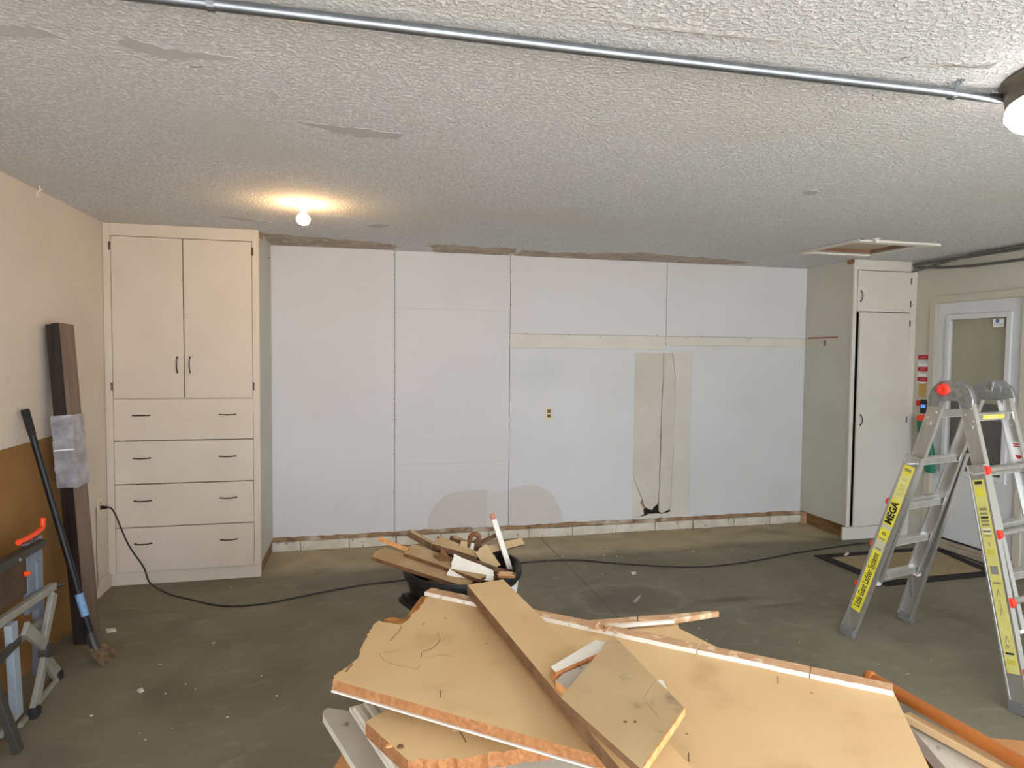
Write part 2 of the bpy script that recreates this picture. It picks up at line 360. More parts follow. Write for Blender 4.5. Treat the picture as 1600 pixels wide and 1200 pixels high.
# ceiling with the attic hatch opening
hx0, hx1, hy0, hy1 = 3.50, 4.05, 4.06, 4.56
cm = MB()
cm.box((XL-T, YF, H), (hx0, YB+T, H+.1)).box((hx1, YF, H), (XR+T, YB+T, H+.1)).box((hx0, YF, H), (hx1, hy0, H+.1)).box((hx0, hy1, H), (hx1, YB+T, H+.1))
ce = cm.build('ceiling', popcorn); struct(ce, 'sprayed popcorn textured garage ceiling with torn patches', 'ceiling')
def ceil_patch(pts, m, th=.0015, name='bare_patch', rough=.012):
    rnd = random.Random(len(pts)*31+int(pts[0][0]*100)); poly = []
    for i in range(len(pts)):
        p, q = pts[i][:2], pts[(i+1) % len(pts)][:2]; poly += jag(p, q, 5, min(rough, .12*(Vector(q)-Vector(p)).length), rnd)
    return MB().prism(poly, H-th, H+.003, mi=0).build(name, m, ce)
ceil_patch([(-0.907, 1.985, 2.440), (-0.822, 1.991, 2.440), (-0.772, 2.036, 2.440), (-0.828, 2.043, 2.440), (-0.904, 2.044, 2.440), (-0.936, 2.048, 2.440)], bare_ceiling)
ceil_patch([(-0.647, 2.027, 2.440), (-0.607, 1.983, 2.440), (-0.575, 2.009, 2.440), (-0.522, 2.034, 2.440), (-0.411, 2.038, 2.440), (-0.330, 2.063, 2.440), (-0.453, 2.077, 2.440), (-0.531, 2.106, 2.440), (-0.581, 2.085, 2.440), (-0.622, 2.059, 2.440)], bare_ceiling)
ceil_patch([(-0.226, 2.540, 2.440), (-0.143, 2.546, 2.440), (-0.005, 2.559, 2.440), (0.174, 2.571, 2.440), (0.147, 2.648, 2.440), (0.019, 2.665, 2.440), (-0.101, 2.628, 2.440)], bare_ceiling)
ceil_patch([(0.023, 4.492, 2.440), (0.112, 4.400, 2.440), (0.203, 4.397, 2.440), (0.124, 4.531, 2.440)], bare_ceiling)
ceil_patch([(-0.862, 4.406, 2.440), (-0.715, 4.424, 2.440), (-0.556, 4.524, 2.440), (-0.733, 4.531, 2.440)], bare_ceiling)
ceil_patch([(2.179, 2.940, 2.440), (2.263, 2.903, 2.440), (2.300, 2.975, 2.440), (2.256, 3.001, 2.440)], bare_ceiling)
for k, pts in enumerate(([(-.70, 4.95), (-.3, 5.02), (.02, 5.10), (.26, 5.20), (.27, YB), (-.70, YB)], [(.50, 5.16), (.70, 5.06), (.95, 5.12), (1.22, 5.10), (1.24, YB), (.60, YB)],
            [(1.27, 5.16), (1.6, 5.22), (1.9, 5.14), (2.3, 5.02), (2.6, 5.10), (2.9, 5.12), (3.4, 5.26), (3.3, YB), (1.27, YB)])):
    ceil_patch(pts, paper_brown, name='torn_paper_patch', rough=.035)
# peeling joint tape: strips that hang off the ceiling along one edge
def peel(pts, w, drop):
    mb = MB(); n = len(pts); vs = []
    for i, p in enumerate(pts):
        t = math.sin(math.pi*i/(n-1)); a = Vector(p); vs += [a+Vector((0, 0, -.0005)), a+Vector((.004, -w*.5, -drop*.4*t)), a+Vector((0, -w*t-.004, -drop*t-.001))]
    fs = []
    for i in range(n-1):
        for j in range(2): fs.append((i*3+j, i*3+j+1, i*3+j+4, i*3+j+3))
    m2 = [v+Vector((0, 0, .0008)) for v in vs]; fs2 = [tuple(reversed([x+len(vs) for x in f])) for f in fs]
    mb.add(vs, fs).add(m2, [tuple(x-len(vs) for x in f) for f in fs2])
    return mb.build('peeling_tape', mat('ceiling_tape', srgb(222, 218, 210), srgb(204, 194, 182), scale=20, rough=.9), ce, smooth=True)
peel([(0.568, 1.591, 2.440), (0.664, 1.593, 2.440), (0.772, 1.596, 2.440), (0.914, 1.588, 2.440), (1.063, 1.583, 2.440), (1.279, 1.581, 2.440)], .010, .009)
peel([(1.594, 1.620, 2.440), (1.619, 1.597, 2.440), (1.679, 1.594, 2.440), (1.758, 1.583, 2.440), (1.770, 1.550, 2.440)], .035, .016)
peel([(1.493, 1.599, 2.440), (1.488, 1.580, 2.440), (1.505, 1.580, 2.440)], .02, .008)
peel([(2.444, 3.542, 2.440), (2.508, 3.582, 2.440), (2.522, 3.539, 2.440)], .03, .012)
peel([(-0.492, 2.143, 2.440), (-0.476, 2.148, 2.440), (-0.456, 2.139, 2.440)], .02, .008)
# attic hatch: well, lid panel, four trim boards
at = thing('attic_hatch', 'white framed attic access hatch in the ceiling near the closet', 'hatch', ((hx0+hx1)/2, (hy0+hy1)/2, H))
wl = MB(); wl.box((hx0-.012, hy0-.012, H+.002), (hx0+.006, hy1+.012, H+.09)).box((hx1-.006, hy0-.012, H+.002), (hx1+.012, hy1+.012, H+.11)).box((hx0, hy0-.012, H+.002), (hx1, hy0+.006, H+.09)).box((hx0, hy1-.006, H+.002), (hx1, hy1+.012, H+.09))
wl.build('well', mat('hatch_well_wood', srgb(150, 116, 92), srgb(126, 94, 72), scale=6, rough=.8), at)
box('lid', (hx0-.001, hy0-.001, H+.030), (hx1+.001, hy1+.001, H+.042), mat('hatch_lid', srgb(196, 182, 164), srgb(184, 170, 150), scale=4, rough=.8), at)
box('trim_board', (hx0-.05, hy0-.075, H-.022), (hx1+.10, hy0-.005, H-.003), white_plastic, at, bevel=.003)
box('trim_board', (hx0-.04, hy1+.005, H-.018), (hx1+.005, hy1+.065, H-.003), white_plastic, at, bevel=.003)
box('trim_board', (hx0-.065, hy0-.075, H-.014), (hx0-.004, hy1+.065, H-.003), paint_closet, at, bevel=.003)
box('trim_board', (hx1+.004, hy0-.004, H-.012), (hx1+.06, hy1+.004, H-.003), paint_closet, at, bevel=.003)
lt = MB().lathe([(.0, 0), (.014, 0), (.014, .02), (.028, .026), (.028, .03), (0, .03)], (3.56, 3.95, H-.032), 14).build('turn_latch', white_plastic, at, smooth=True)

# ---- walls
wlf = box('wall_left', (XL-T, YF, 0), (XL, YB+T, H), paint_left); struct(wlf, 'cream painted left garage wall', 'wall')
dy0, dy1, dz0, dz1 = 3.865, 4.618, .085, 2.062       # door opening in the right wall
wr = MB(); wr.box((XR, YF, 0), (XR+T, dy0, H)).box((XR, dy1, 0), (XR+T, YB+T, H)).box((XR, dy0, dz1), (XR+T, dy1, H)).box((XR, dy0, 0), (XR+T, dy1, .05))
wr = wr.build('wall_right', paint_right); struct(wr, 'beige painted right garage wall around the side door', 'wall')
wf = MB(); wf.box((XL-T, YF-T, 0), (-.87, YF, H)).box((4.0, YF-T, 0), (XR+T, YF, H)).box((-.87, YF-T, 2.16), (4.0, YF, H))
wf = wf.build('wall_front', paint_left); struct(wf, 'front garage wall around the wide open door', 'wall')
wb = box('wall_back', (XL-T, YB+.014, 0), (XR+T, YB+T, H), mat('joint_filler', srgb(176, 172, 168), rough=.9)); struct(wb, 'white panelled back wall where cupboards were removed', 'wall')
def wpanel(x0, x1, z0, z1, m, name='wall_panel', g=.0022, th=.0): return box(name, (x0+g, YB-th, z0+g), (x1-g, YB+.016, z1-g), m, wb, bevel=.0015)
wpanel(-.70, .276, .10, H, paint_white); wpanel(.276, 1.251, .10, H, paint_white)
wpanel(1.251, 2.704, 1.772, H, paint_white); wpanel(2.704, 4.165, 1.772, H, paint_white)
wpanel(1.251, 2.704, 1.650, 1.772, paint_cream_band, 'bare_strip', g=.0005, th=-.002); wpanel(2.704, 4.165, 1.690, 1.772, paint_cream_band, 'bare_strip', g=.0005, th=-.002)
def polypanel(pts, m, name, th=0.0, back=.016):
    return MB().prism([(p[0], p[1]) for p in pts], -(YB+back), -(YB-th), f=lambda u, v, w: (u, -w, v), mi=0).build(name, m, wb)
box('crack_backing', (2.49, YB+.0125, .12), (2.80, YB+.0145, 1.60), dark_gap, wb)  # dark sheet behind the cracks, the hollow's shade is its colour
paint_blue = mat('bluish_wall_paint', srgb(211, 212, 213), srgb(208, 208, 208), scale=1.3, rough=.7, bump=.03, bscale=220, c3=srgb(199, 203, 200), s3=1.7, lo3=.56, hi3=.80)
polypanel([(1.2535, .105), (2.402, .105), (2.402, 1.62), (2.702, 1.62), (2.702, 1.6495), (1.2535, 1.6495)], paint_blue, 'wall_panel')
polypanel([(2.966, .105), (4.163, .105), (4.163, 1.6895), (2.7025, 1.6895), (2.7025, 1.62), (2.966, 1.62)], paint_blue, 'wall_panel')
rc = random.Random(11)
crackL = [(2.684, 1.62), (2.686, 1.50), (2.687, 1.375), (2.680, 1.32), (2.676, 1.1), (2.672, .9), (2.670, .70), (2.668, .50), (2.672, .40), (2.666, .36), (2.664, .27)]
crackR = [(2.770, 1.62), (2.786, 1.55), (2.792, 1.48), (2.806, 1.38), (2.800, 1.36), (2.808, 1.16), (2.804, .98), (2.800, .84), (2.802, .70), (2.794, .55), (2.786, .42), (2.784, .22), (2.776, .185), (2.73, .165)]
def wig(c, dx): return [(x+dx+rc.uniform(-.0018, .0018), z) for x, z in c]
polypanel([(2.4025, 1.62), (2.4025, .56), (2.43, .45), (2.47, .36), (2.50, .29), (2.515, .25), (2.53, .215), (2.565, .195), (2.60, .185), (2.615, .21), (2.648, .235)]+wig(crackL, -.0026)[::-1], bare_tan, 'bare_patch', th=-.0015)
polypanel(wig(crackL, .003)+[(2.668, .17), (2.69, .155), (2.73, .16)]+wig(crackR, -.0022)[::-1], bare_tan, 'bare_patch', th=.001)
polypanel(wig(crackR, .0015)[:-1]+[(2.784, .16), (2.74, .150), (2.69, .145), (2.66, .150), (2.56, .150), (2.545, .135), (2.48, .13), (2.4025, .12), (2.4025, .105), (2.9655, .105), (2.9655, 1.62)], mat('pale_bare_plaster', srgb(211, 207, 197), srgb(205, 200, 189), scale=4, rough=.85), 'bare_patch', th=-.002)
polypanel([(2.4025, .555), (2.4025, .121), (2.478, .132), (2.52, .15), (2.513, .205), (2.494, .29), (2.466, .355), (2.426, .45)], mat('pale_bare_plaster', srgb(206, 201, 188)), 'bare_patch', th=-.002)
polypanel([(2.478, .262), (2.494, .278), (2.53, .205), (2.518, .195)], mat('pinkish_lath', srgb(170, 130, 110), rough=.9), 'exposed_lath', th=-.0005)
def film(pts, m, name='damp_stain'):
    return MB().prism(pts, -(YB+.002), -(YB-.0006), f=lambda u, v, w: (u, -w, v), mi=0).build(name, m, wb)
film([(.555, .112)]+[(.555+.33*(1-math.cos(a))*.9, .15+.28*math.sin(a)) for a in [i*.13 for i in range(1, 12)]]+[(1.03, .432), (1.06, .425), (1.06, .112)], stain_brown)
film([(1.256, .115), (1.256, .425), (1.30, .44), (1.36, .455), (1.45, .463), (1.53, .44), (1.60, .40), (1.66, .35), (1.70, .29), (1.735, .22), (1.748, .112)], stain_brown)
film([(1.0602, .425), (1.11, .405), (1.16, .41), (1.247, .42), (1.247, .112), (1.0602, .112)], mat('pale_damp_stain', srgb(209, 205, 201), rough=.8))
# faint horizontal tape seams in the second panel, nail dots along the joints
for z in (1.968, .672): box('tape_seam', (.30, YB-.0012, z-.0025), (1.235, YB+.002, z+.0025), mat('tape_seam', srgb(198, 196, 196), rough=.8), wb)
for x, zs in ((.276, (2.40, 2.24, 1.93, 1.78, 1.49, 1.44, 1.22, 1.08, 1.05, .76, .44)), (1.251, (2.40, 2.30, 2.02, 1.74, 1.34, .78)), (2.704, (1.71, 1.70, 2.30))):
    for z in zs:
        MB().lathe([(0, 0), (.005, 0), (.004, .0015), (0, .002)], M=Matrix.Translation((x+rc.uniform(-.006, .006), YB-.0003, z)) @ Matrix.Rotation(math.pi/2, 4, 'X'), seg=8).build('nail_head', mat('nail_smudge', srgb(150, 138, 128), rough=.8), wb)
for x in (1.40, 1.78, 2.07, 2.62, 2.9, 3.06, 3.55, 3.57):
    MB().lathe([(0, 0), (.006, 0), (.004, .0015), (0, .002)], M=Matrix.Translation((x, YB-.0003, 1.772+rc.uniform(-.02, .02))) @ Matrix.Rotation(math.pi/2, 4, 'X'), seg=8).build('nail_head', mat('nail_smudge', srgb(150, 138, 128)), wb)
# exposed wood strip and chipped white base pieces
bb = thing('baseboard_back', 'chipped white base course under a torn wood strip, back wall', 'baseboard', (1.73, YB, 0)); bb['kind'] = 'structure'
edges = [-.70, .21, .93, 1.62, 2.42, 3.20, 4.165]
for i in range(len(edges)-1):
    dz = rc.uniform(-.003, .003)
    MB().prism([(edges[i]+.002, .078+dz)]+jag((edges[i]+.002, .079+dz), (edges[i+1]-.002, .079+dz), 9, .002, rc)+[(edges[i+1]-.002, .079+dz), (edges[i+1]-.002, .110+dz)]+jag((edges[i+1]-.002, .110+dz), (edges[i]+.002, .110+dz), 14, .005, rc)+[(edges[i]+.002, .110+dz)], -(YB+.012), -(YB-.012), f=lambda u, v, w: (u, -w, v), mi=0).build('wood_strip', rail_wood, bb)
kx = [-.69, -.47, -.09, .29, .66, 1.07, 1.43, 1.83, 2.24, 2.62, 3.0, 3.42, 3.80, 4.145]
for i in range(len(kx)-1):
    a, b_ = kx[i]+.003, kx[i+1]-.003; y = YB-.030+rc.uniform(-.003, .003)
    MB().prism(jag((a, .002), (b_, .002), 6, .003, rc)+jag((b_, .004), (b_, .076), 3, .003, rc)+jag((b_, .076), (a, .076), 6, .0025, rc)+jag((a, .076), (a, .004), 3, .003, rc), -(YB+.012), -y, f=lambda u, v, w: (u, -w, v), mi=0).build('base_block', kerb_white, bb)

# left cabinet side of the alcove and closet side are parts of those units; small base on the left wall
bl = box('baseboard_left', (XL, 4.13, 0), (XL+.012, 4.86, .10), paint_left, bevel=.003); struct(bl, 'cream painted baseboard on the left wall beside the cabinet', 'baseboard')

# ---- side door
d1 = thing('door_1', 'white side door with a tall glass window behind the ladder', 'door', (XR, (dy0+dy1)/2, 0)); d1['kind'] = 'structure'
wy0, wy1, wz0, wz1 = 3.985, 4.497, .665, 1.930
sl = MB(); xa, xb = XR+.012, XR+.052
sl.box((xa, dy0+.004, dz0), (xb, wy0, dz1-.004)).box((xa, wy1, dz0), (xb, dy1-.004, dz1-.004)).box((xa, wy0, dz0), (xb, wy1, wz0)).box((xa, wy0, wz1), (xb, wy1, dz1-.004))
sl.build('slab', door_white, d1)
for (a0, a1, c0, c1) in ((wy0-.03, wy0+.014, wz0-.03, wz1+.03), (wy1-.014, wy1+.03, wz0-.03, wz1+.03)):
    box('window_moulding', (XR-.004, a0, c0), (XR+.014, a1, c1), door_white, d1, bevel=.004)
for (c0, c1) in ((wz0-.03, wz0+.014), (wz1-.014, wz1+.03)):
    box('window_moulding', (XR-.004, wy0+.014, c0), (XR+.014, wy1-.014, c1), door_white, d1, bevel=.004)
box('pane', (XR+.022, wy0+.012, wz0+.012), (XR+.026, wy1-.012, wz1-.012), pane_glass, d1)
box('room_wall_panel', (XR+.047, wy0-.02, 1.24), (XR+.050, wy1+.02, wz1+.02), room_wall_beige, d1)  # added panel near the glass, catches garage light for the room wall
box('lower_backing', (XR+.080, wy0-.05, wz0-.02), (XR+.085, wy1+.05, 1.26), dark_room, d1)  # dark panel in place of the unlit room below, shade in its colour
stk = box('sticker', (XR+.0205, 4.035, 1.842), (XR+.0218, 4.125, 1.905), white_label, d1)
MB().lathe([(0, 0), (.016, 0), (.016, .001), (0, .001)], M=Matrix.Translation((XR+.0203, 4.088, 1.889)) @ Matrix.Rotation(-math.pi/2, 4, 'Y'), seg=14).build('sticker_badge', mat('sticker_blue', srgb(96, 122, 176), rough=.5), stk)
for y in (4.11, 4.09, 4.066, 4.05): box('sticker_mark', (XR+.0200, y-.004, 1.856), (XR+.0206, y+.004, 1.868), mat('sticker_grey', srgb(150, 158, 172), rough=.6), stk)
box('door_gap_strip', (xa-.004, dy0+.006, dz0-.012), (xb, dy1-.006, dz0), black_plastic, d1)  # black strip painted for the shaded gap under the door
tr = MB(); tr.box((XR-.016, dy1, .0), (XR+.001, dy1+.055, dz1+.055)).box((XR-.016, dy0-.055, .0), (XR+.001, dy0, dz1+.055)).box((XR-.016, dy0, dz1), (XR+.001, dy1, dz1+.055))
tr.box((XR+.001, dy1-.003, .05), (XR+T, dy1+.001, dz1)).box((XR+.001, dy0-.001, .05), (XR+T, dy0+.003, dz1)).box((XR+.001, dy0, dz1-.003), (XR+T, dy1, dz1+.001))
tr = tr.build('trim_1', casing_paint); struct(tr, 'beige painted casing around the side door', 'trim')
th_ = MB().box((XR-.05, dy0-.03, 0), (XR+T, dy1+.03, .048)).box((XR-.02, dy0, .048), (XR+T, dy1, .070)).build('trim_2', mat('sill_wood', srgb(172, 160, 140), srgb(150, 138, 118), scale=7, rough=.8), bevel=.003); struct(th_, 'worn pale wooden sill step under the side door', 'trim')
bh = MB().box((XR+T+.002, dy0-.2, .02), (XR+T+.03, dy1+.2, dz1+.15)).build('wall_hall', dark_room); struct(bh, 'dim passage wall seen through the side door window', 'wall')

# ================================================================== LEFT CABINET
cx0, cx1 = XL+.002, -.683
cb = thing('built_in_cabinet', 'tall cream built-in cabinet with two doors above four wide drawers', 'cabinet', (-1.17, 5.1, 0))
bd = MB(); yb = YB-.001
bd.box((cx0, YC+.02, .10), (cx0+.02, yb, H-.001)).box((cx0+.02, YC+.02, H-.02), (cx1-.02, yb, H-.001)).box((cx0+.02, YC+.02, .10), (cx1-.02, yb, .12)).box((cx0+.02, YC+.021, 1.26), (cx1-.02, yb, 1.28)).box((cx0+.02, YB-.02, .12), (cx1-.02, yb, H-.02))
bd.build('carcass', paint_cab, cb)
box('side_panel', (cx1-.02, YC+.02, .10), (cx1, yb, H-.001), paint_alcove, cb, bevel=.002)
ff = MB()
ff.box((cx0, YC, .092), (-1.607, YC+.02, H-.001)).box((-.727, YC, .092), (cx1, YC+.02, H-.001)).box((-1.607, YC, 2.358), (-.727, YC+.02, H-.001))
ff.build('face_frame', paint_cab, cb, bevel=.0015)
def pull(parent, c, axis, L_=.115, out=-.026, m=hardware):
    # arched cabinet pull with leaf shaped feet
    mb = MB(); c = Vector(c); ax = Vector(axis); n = Vector((0, -1, 0)); pts = []
    for i in range(9):
        t = i/8*2-1; pts.append(c+ax*(t*L_*.5*.86)+n*(.004+.021*(1-t*t)**.6))
    mb.tube(pts, .004, 8, radii=[.0045-.0012*abs(i/4-1) for i in range(9)])
    sd = ax.cross(n)
    for s in (-1, 1):
        p = c+ax*(s*L_*.5*.84)
        mb.add([p+ax*(.012*s), p+sd*.006, p-ax*(.010*s), p-sd*.006]+[q+n*.005 for q in (p+ax*(.012*s), p+sd*.006, p-ax*(.010*s), p-sd*.006)], [(3,2,1,0),(4,5,6,7),(0,1,5,4),(1,2,6,5),(2,3,7,6),(3,0,4,7)])
    return mb.build('handle', m, parent, smooth=True)
def hinge(parent, x, z, y): 
    return MB().tube([(x, y-.004, z-.027), (x, y-.004, z+.027)], .0055, 8).box((x-.004, y-.002, z-.025), (x+.004, y+.003, z+.025)).build('hinge', hardware, parent, smooth=True)
for (x0, x1, hx, kx_) in ((-1.607, -1.167, -1.209, -1.611), (-1.167, -.727, -1.130, -.723)):
    dr = box('door', (x0+.0028, YC+.001, 1.279), (x1-.0028, YC+.019, 2.3545), paint_cab, cb, bevel=.002)
    pull(dr, (hx, YC, 1.505), (0, 0, 1)); hinge(dr, kx_, 2.288, YC); hinge(dr, kx_, 1.358, YC)
zz = [1.275, .989, .695, .400, .092]
for i in range(4):
    dr = box('drawer', (-1.607+.002, YC+.001, zz[i+1]+.0028), (-.727-.002, YC+.019, zz[i]-.0028), paint_cab, cb, bevel=.002)
    for x in (-1.436, -.895): pull(dr, (x, YC, (1.162, .872, .582, .288)[i]), (1, 0, 0))
box('plinth', (cx0+.002, YC+.024, 0), (cx1-.004, YC+.044, .09), paint_cab, cb, bevel=.002)
box('plinth_side', (cx1-.035, YC+.045, 0), (cx1-.012, yb-.02, .099), bare_wood, cb)
MB().tube([(cx1-.003, 5.30, 2.315), (cx1+.012, 5.30, 2.313)], .003, 6).build('nail', nail_dark, cb)
box('top_splinter', (cx1-.008, YC+.03, 2.395), (cx1+.001, 5.0, 2.436), mat('pinkish_lath', srgb(170, 130, 110)), cb)

# ================================================================== RIGHT CLOSET
qx0, qx1 = 4.137, XR-.001
cl = thing('utility_closet', 'narrow off-white built-in closet with upper cupboard and tall door', 'closet', (4.45, 5.1, 0))
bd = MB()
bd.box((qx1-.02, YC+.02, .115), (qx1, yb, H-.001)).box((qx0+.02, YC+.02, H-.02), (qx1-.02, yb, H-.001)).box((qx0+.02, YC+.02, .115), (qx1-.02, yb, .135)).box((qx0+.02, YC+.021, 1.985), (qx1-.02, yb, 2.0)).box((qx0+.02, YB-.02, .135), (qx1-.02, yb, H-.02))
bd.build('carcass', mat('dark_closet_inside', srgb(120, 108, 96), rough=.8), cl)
sp = box('side_panel', (qx0+.012, YC+.02, .115), (qx0+.032, yb, H-.001), paint_alcove, cl, bevel=.002)
box('torn_strip', (qx0+.0105, 5.02, 1.768), (qx0+.013, 5.42, 1.782), mat('torn_brown_edge', srgb(150, 104, 76), rough=.9), sp)
box('torn_mark', (qx0+.0105, 5.17, 1.70), (qx0+.013, 5.20, 1.752), mat('torn_brown_edge', srgb(150, 104, 76)), sp)
box('torn_corner', (qx0-.001, YC+.004, 2.405), (qx0+.012, YC+.09, H-.002), mat('torn_brown_edge', srgb(150, 104, 76)), sp)
ff = MB()
ff.box((qx0, YC, .115), (qx0+.035, YC+.02, H-.001)).box((4.722, YC, .115), (qx1, YC+.02, H-.001)).box((qx0+.035, YC, 2.352), (4.722, YC+.02, H-.001))
ff.build('face_frame', paint_closet, cl, bevel=.0015)
ud = box('door', (4.178, YC-.004, 1.995), (4.7185, YC+.015, 2.346), paint_closet, cl, bevel=.002)
pull(ud, (4.206, YC-.004, 2.125), (0, 0, 1), .10); hinge(ud, 4.722, 2.27, YC); hinge(ud, 4.722, 2.07, YC)
# tall door stands slightly ajar on its right hinges
ang = math.radians(3.2); hp = Vector((4.7185, YC, 0))
def aj(x, y, z): v = Vector((x-hp.x, y, 0)); return (hp.x+v.x*math.cos(ang)-v.y*math.sin(ang), hp.y+v.x*math.sin(ang)+v.y*math.cos(ang), z)
mb = MB(); mb.add([aj(x, y, z) for z in (.122, 1.986) for (x, y) in ((4.182, -.004), (4.7185, -.004), (4.7185, .015), (4.182, .015))], [(3,2,1,0),(4,5,6,7),(0,1,5,4),(1,2,6,5),(2,3,7,6),(3,0,4,7)])
ld = mb.build('door', paint_closet, cl, bevel=.002)
pull(ld, aj(4.215, -.006, 1.055), (0, 0, 1), .10); hinge(ld, 4.722, 1.90, YC); hinge(ld, 4.722, 1.05, YC); hinge(ld, 4.722, .30, YC)
box('plinth', (4.105, YC-.001, 0), (qx1-.004, YC+.019, .112), paint_closet, cl, bevel=.002)
box('plinth_side', (qx0+.03, YC+.02, 0), (qx0+.055, yb-.03, .114), bare_wood, cl)
box('plinth_block', (qx0-.005, YB-.075, 0), (qx0+.03, YB-.035, .108), split_wood, cl)

# ================================================================== CEILING FIXTURES
bu = thing('bulb_fixture', 'bare warm glowing bulb in a white porcelain ceiling socket', 'light', (-.313, 3.916, H))
MB().lathe([(.0, 0), (.058, 0), (.058, -.006), (.05, -.012), (.022, -.016), (.021, -.040), (.0, -.040)], (-.313, 3.916, H), 28).build('lampholder', white_plastic, bu, smooth=True)
MB().lathe([(.013, -.040), (.014, -.052), (.022, -.060), (.034, -.073), (.038, -.087), (.035, -.102), (.024, -.116), (.0, -.123)], (-.313, 3.916, H), 24).build('bulb', emis('bulb_glow', (1.0, .62, .28, 1), BULB_STRENGTH), bu, smooth=True)
lx, ly = 2.13, 1.49
lp = thing('flush_ceiling_light', 'round flush ceiling light with brown pan and glowing white dome', 'light', (lx, ly, H))
MB().lathe([(.0, -.001), (.262, -.001), (.266, -.006), (.256, -.012), (.252, -.040), (.248, -.074), (.238, -.076), (.0, -.076)], (lx, ly, H), 56).build('pan', bronze, lp, smooth=True)
MB().lathe([(.240, -.0765), (.250, -.084), (.250, -.100), (.238, -.116), (.20, -.134), (.14, -.147), (.07, -.153), (.0, -.155)], (lx, ly, H), 56).build('dome', emis('dome_glow', (1.0, .96, .90, 1), LAMP_STRENGTH), lp, smooth=True)
cn = thing('ceiling_conduit', 'galvanised steel conduit strapped across the ceiling', 'conduit', (.4, 1.69, H-.03))
MB().tube([(-1.64, 1.69, H-.030), (-.34, 1.69, H-.030), (.7, 1.69, H-.031), (1.775, 1.685, H-.030), (1.985, 1.685, H-.030)], .0145, 16).build('pipe', steel, cn, smooth=True)
for x in (-.34, 1.778):
    mb = MB(); r = .0165
    pts = [(x-.0, 1.69-.038, H-.002), (x, 1.69-.019, H-.003), (x, 1.69-r, H-.022)]+[(x, 1.69-r*math.cos(a), H-.030-r*math.sin(a)) for a in [i*math.pi/8 for i in range(9)]]+[(x, 1.69+r, H-.022), (x, 1.69+r, H-.003)]
    for i in range(len(pts)-1): mb.bar(pts[i], pts[i+1], .016, .0025, (1, 0, 0))
    mb.tube([(x, 1.69-.03, H-.001), (x, 1.69-.03, H-.009)], .004, 8)
    mb.build('strap', steel, cn)
def conduit(pts, r, label, name='wall_conduit'):
    o = MB().tube(smooth_path(pts, 5), r, 12).build(name, dark_conduit, None, smooth=True); return tag(o, label, 'conduit', 'grey conduits along the right wall')
conduit([(4.735, -.5, 2.405), (4.735, 3.7, 2.408), (4.73, 4.5, 2.41), (4.725, 4.815, 2.412)], .0125, 'topmost grey conduit running along the right wall under the ceiling')
conduit([(4.68, -.5, 2.418), (4.68, 3.7, 2.418), (4.69, 4.3, 2.402), (4.715, 4.62, 2.372), (4.72, 4.812, 2.352)], .0105, 'grey conduit bending down into the closet top corner')
conduit([(4.770, -.5, 2.328), (4.770, 3.7, 2.33), (4.768, 4.4, 2.345), (4.755, 4.68, 2.372), (4.735, 4.815, 2.388)], .0105, 'lowest grey conduit over the side door, ending at the closet')
hk = MB(); hk.tube([(XL+.05, 3.86, H-.001), (XL+.05, 3.86, H-.018)]+[(XL+.05+.012*math.sin(a), 3.86+.017*math.cos(a)-.017+.017, H-.035+.017*math.sin(a)) for a in [math.pi/2+i*math.pi/7 for i in range(10)]], .0035, 8)
tag(hk.build('ceiling_hook', white_plastic, None, smooth=True), 'small white screw hook in the ceiling above the left wall', 'hook')

# ================================================================== WALL ITEMS
def duplex(name, label, c, n, up=(0, 0, 1), cover=ivory, dark=True):
    c = Vector(c); n = Vector(n); sd = Vector(up).cross(n); o = thing(name, label, 'outlet', c)
    M_ = frame(c, sd, up)
    def bx_(nm, a, b, m, p=o, bv=0.0):
        mb = MB(); vs = [M_ @ Vector((x, y, z)) for z in (a[2], b[2]) for (x, y) in ((a[0], a[1]), (b[0], a[1]), (b[0], b[1]), (a[0], b[1]))]
        mb.add(vs, [(3,2,1,0),(4,5,6,7),(0,1,5,4),(1,2,6,5),(2,3,7,6),(3,0,4,7)]); return mb.build(nm, m, p, bevel=bv)
    bx_('cover_plate', (-.035, -.0575, 0), (.035, .0575, .006), cover, bv=.002)
    for y in (-.021, .021):
        s_ = bx_('socket', (-.017, y-.0145, .006), (.017, y+.0145, .0085), ivory_dark if dark else cover, bv=.0015)
        for x in (-.006, .006): bx_('slot', (x-.0015, y-.004, .0085), (x+.0015, y+.007, .0092), dark_gap, s_)
    return o
duplex('wall_outlet', 'ivory duplex outlet in the middle of the white back wall', (1.605, YB, 1.083), (0, -1, 0))
duplex('wall_outlet', 'ivory outlet on the left wall with the black cord plugged in', (XL, 4.70, .585), (1, 0, 0), dark=False)
sg = thing('warning_placard', 'red and white warning placards on the wall left of the side door', 'sign', (XR, 4.735, 1.46))
yc = 4.735
for k, (z0, z1) in enumerate(((1.525, 1.625), (1.435, 1.522), (1.375, 1.432))):
    pl = box('placard', (XR-.004, yc-.055, z0), (XR, yc+.055, z1), white_label, sg)
    box('header_bar', (XR-.005, yc-.053, z1-.042), (XR-.0038, yc+.053, z1-.003), red_ink, pl)
    box('heading_mark', (XR-.0054, yc-.030, z1-.026), (XR-.0049, yc+.030, z1-.018), mat('sign_pink', srgb(206, 120, 120), rough=.6), pl)
    for j in range(2 if k == 0 else 1): box('text_line', (XR-.0046, yc-.046, z1-.056-j*.014), (XR-.0038, yc+.046, z1-.051-j*.014), mat('sign_grey', srgb(150, 146, 138), rough=.7), pl)
sw = thing('brass_switch', 'yellowish brass switch plate under the warning placards', 'switch', (XR, 4.735, 1.31))
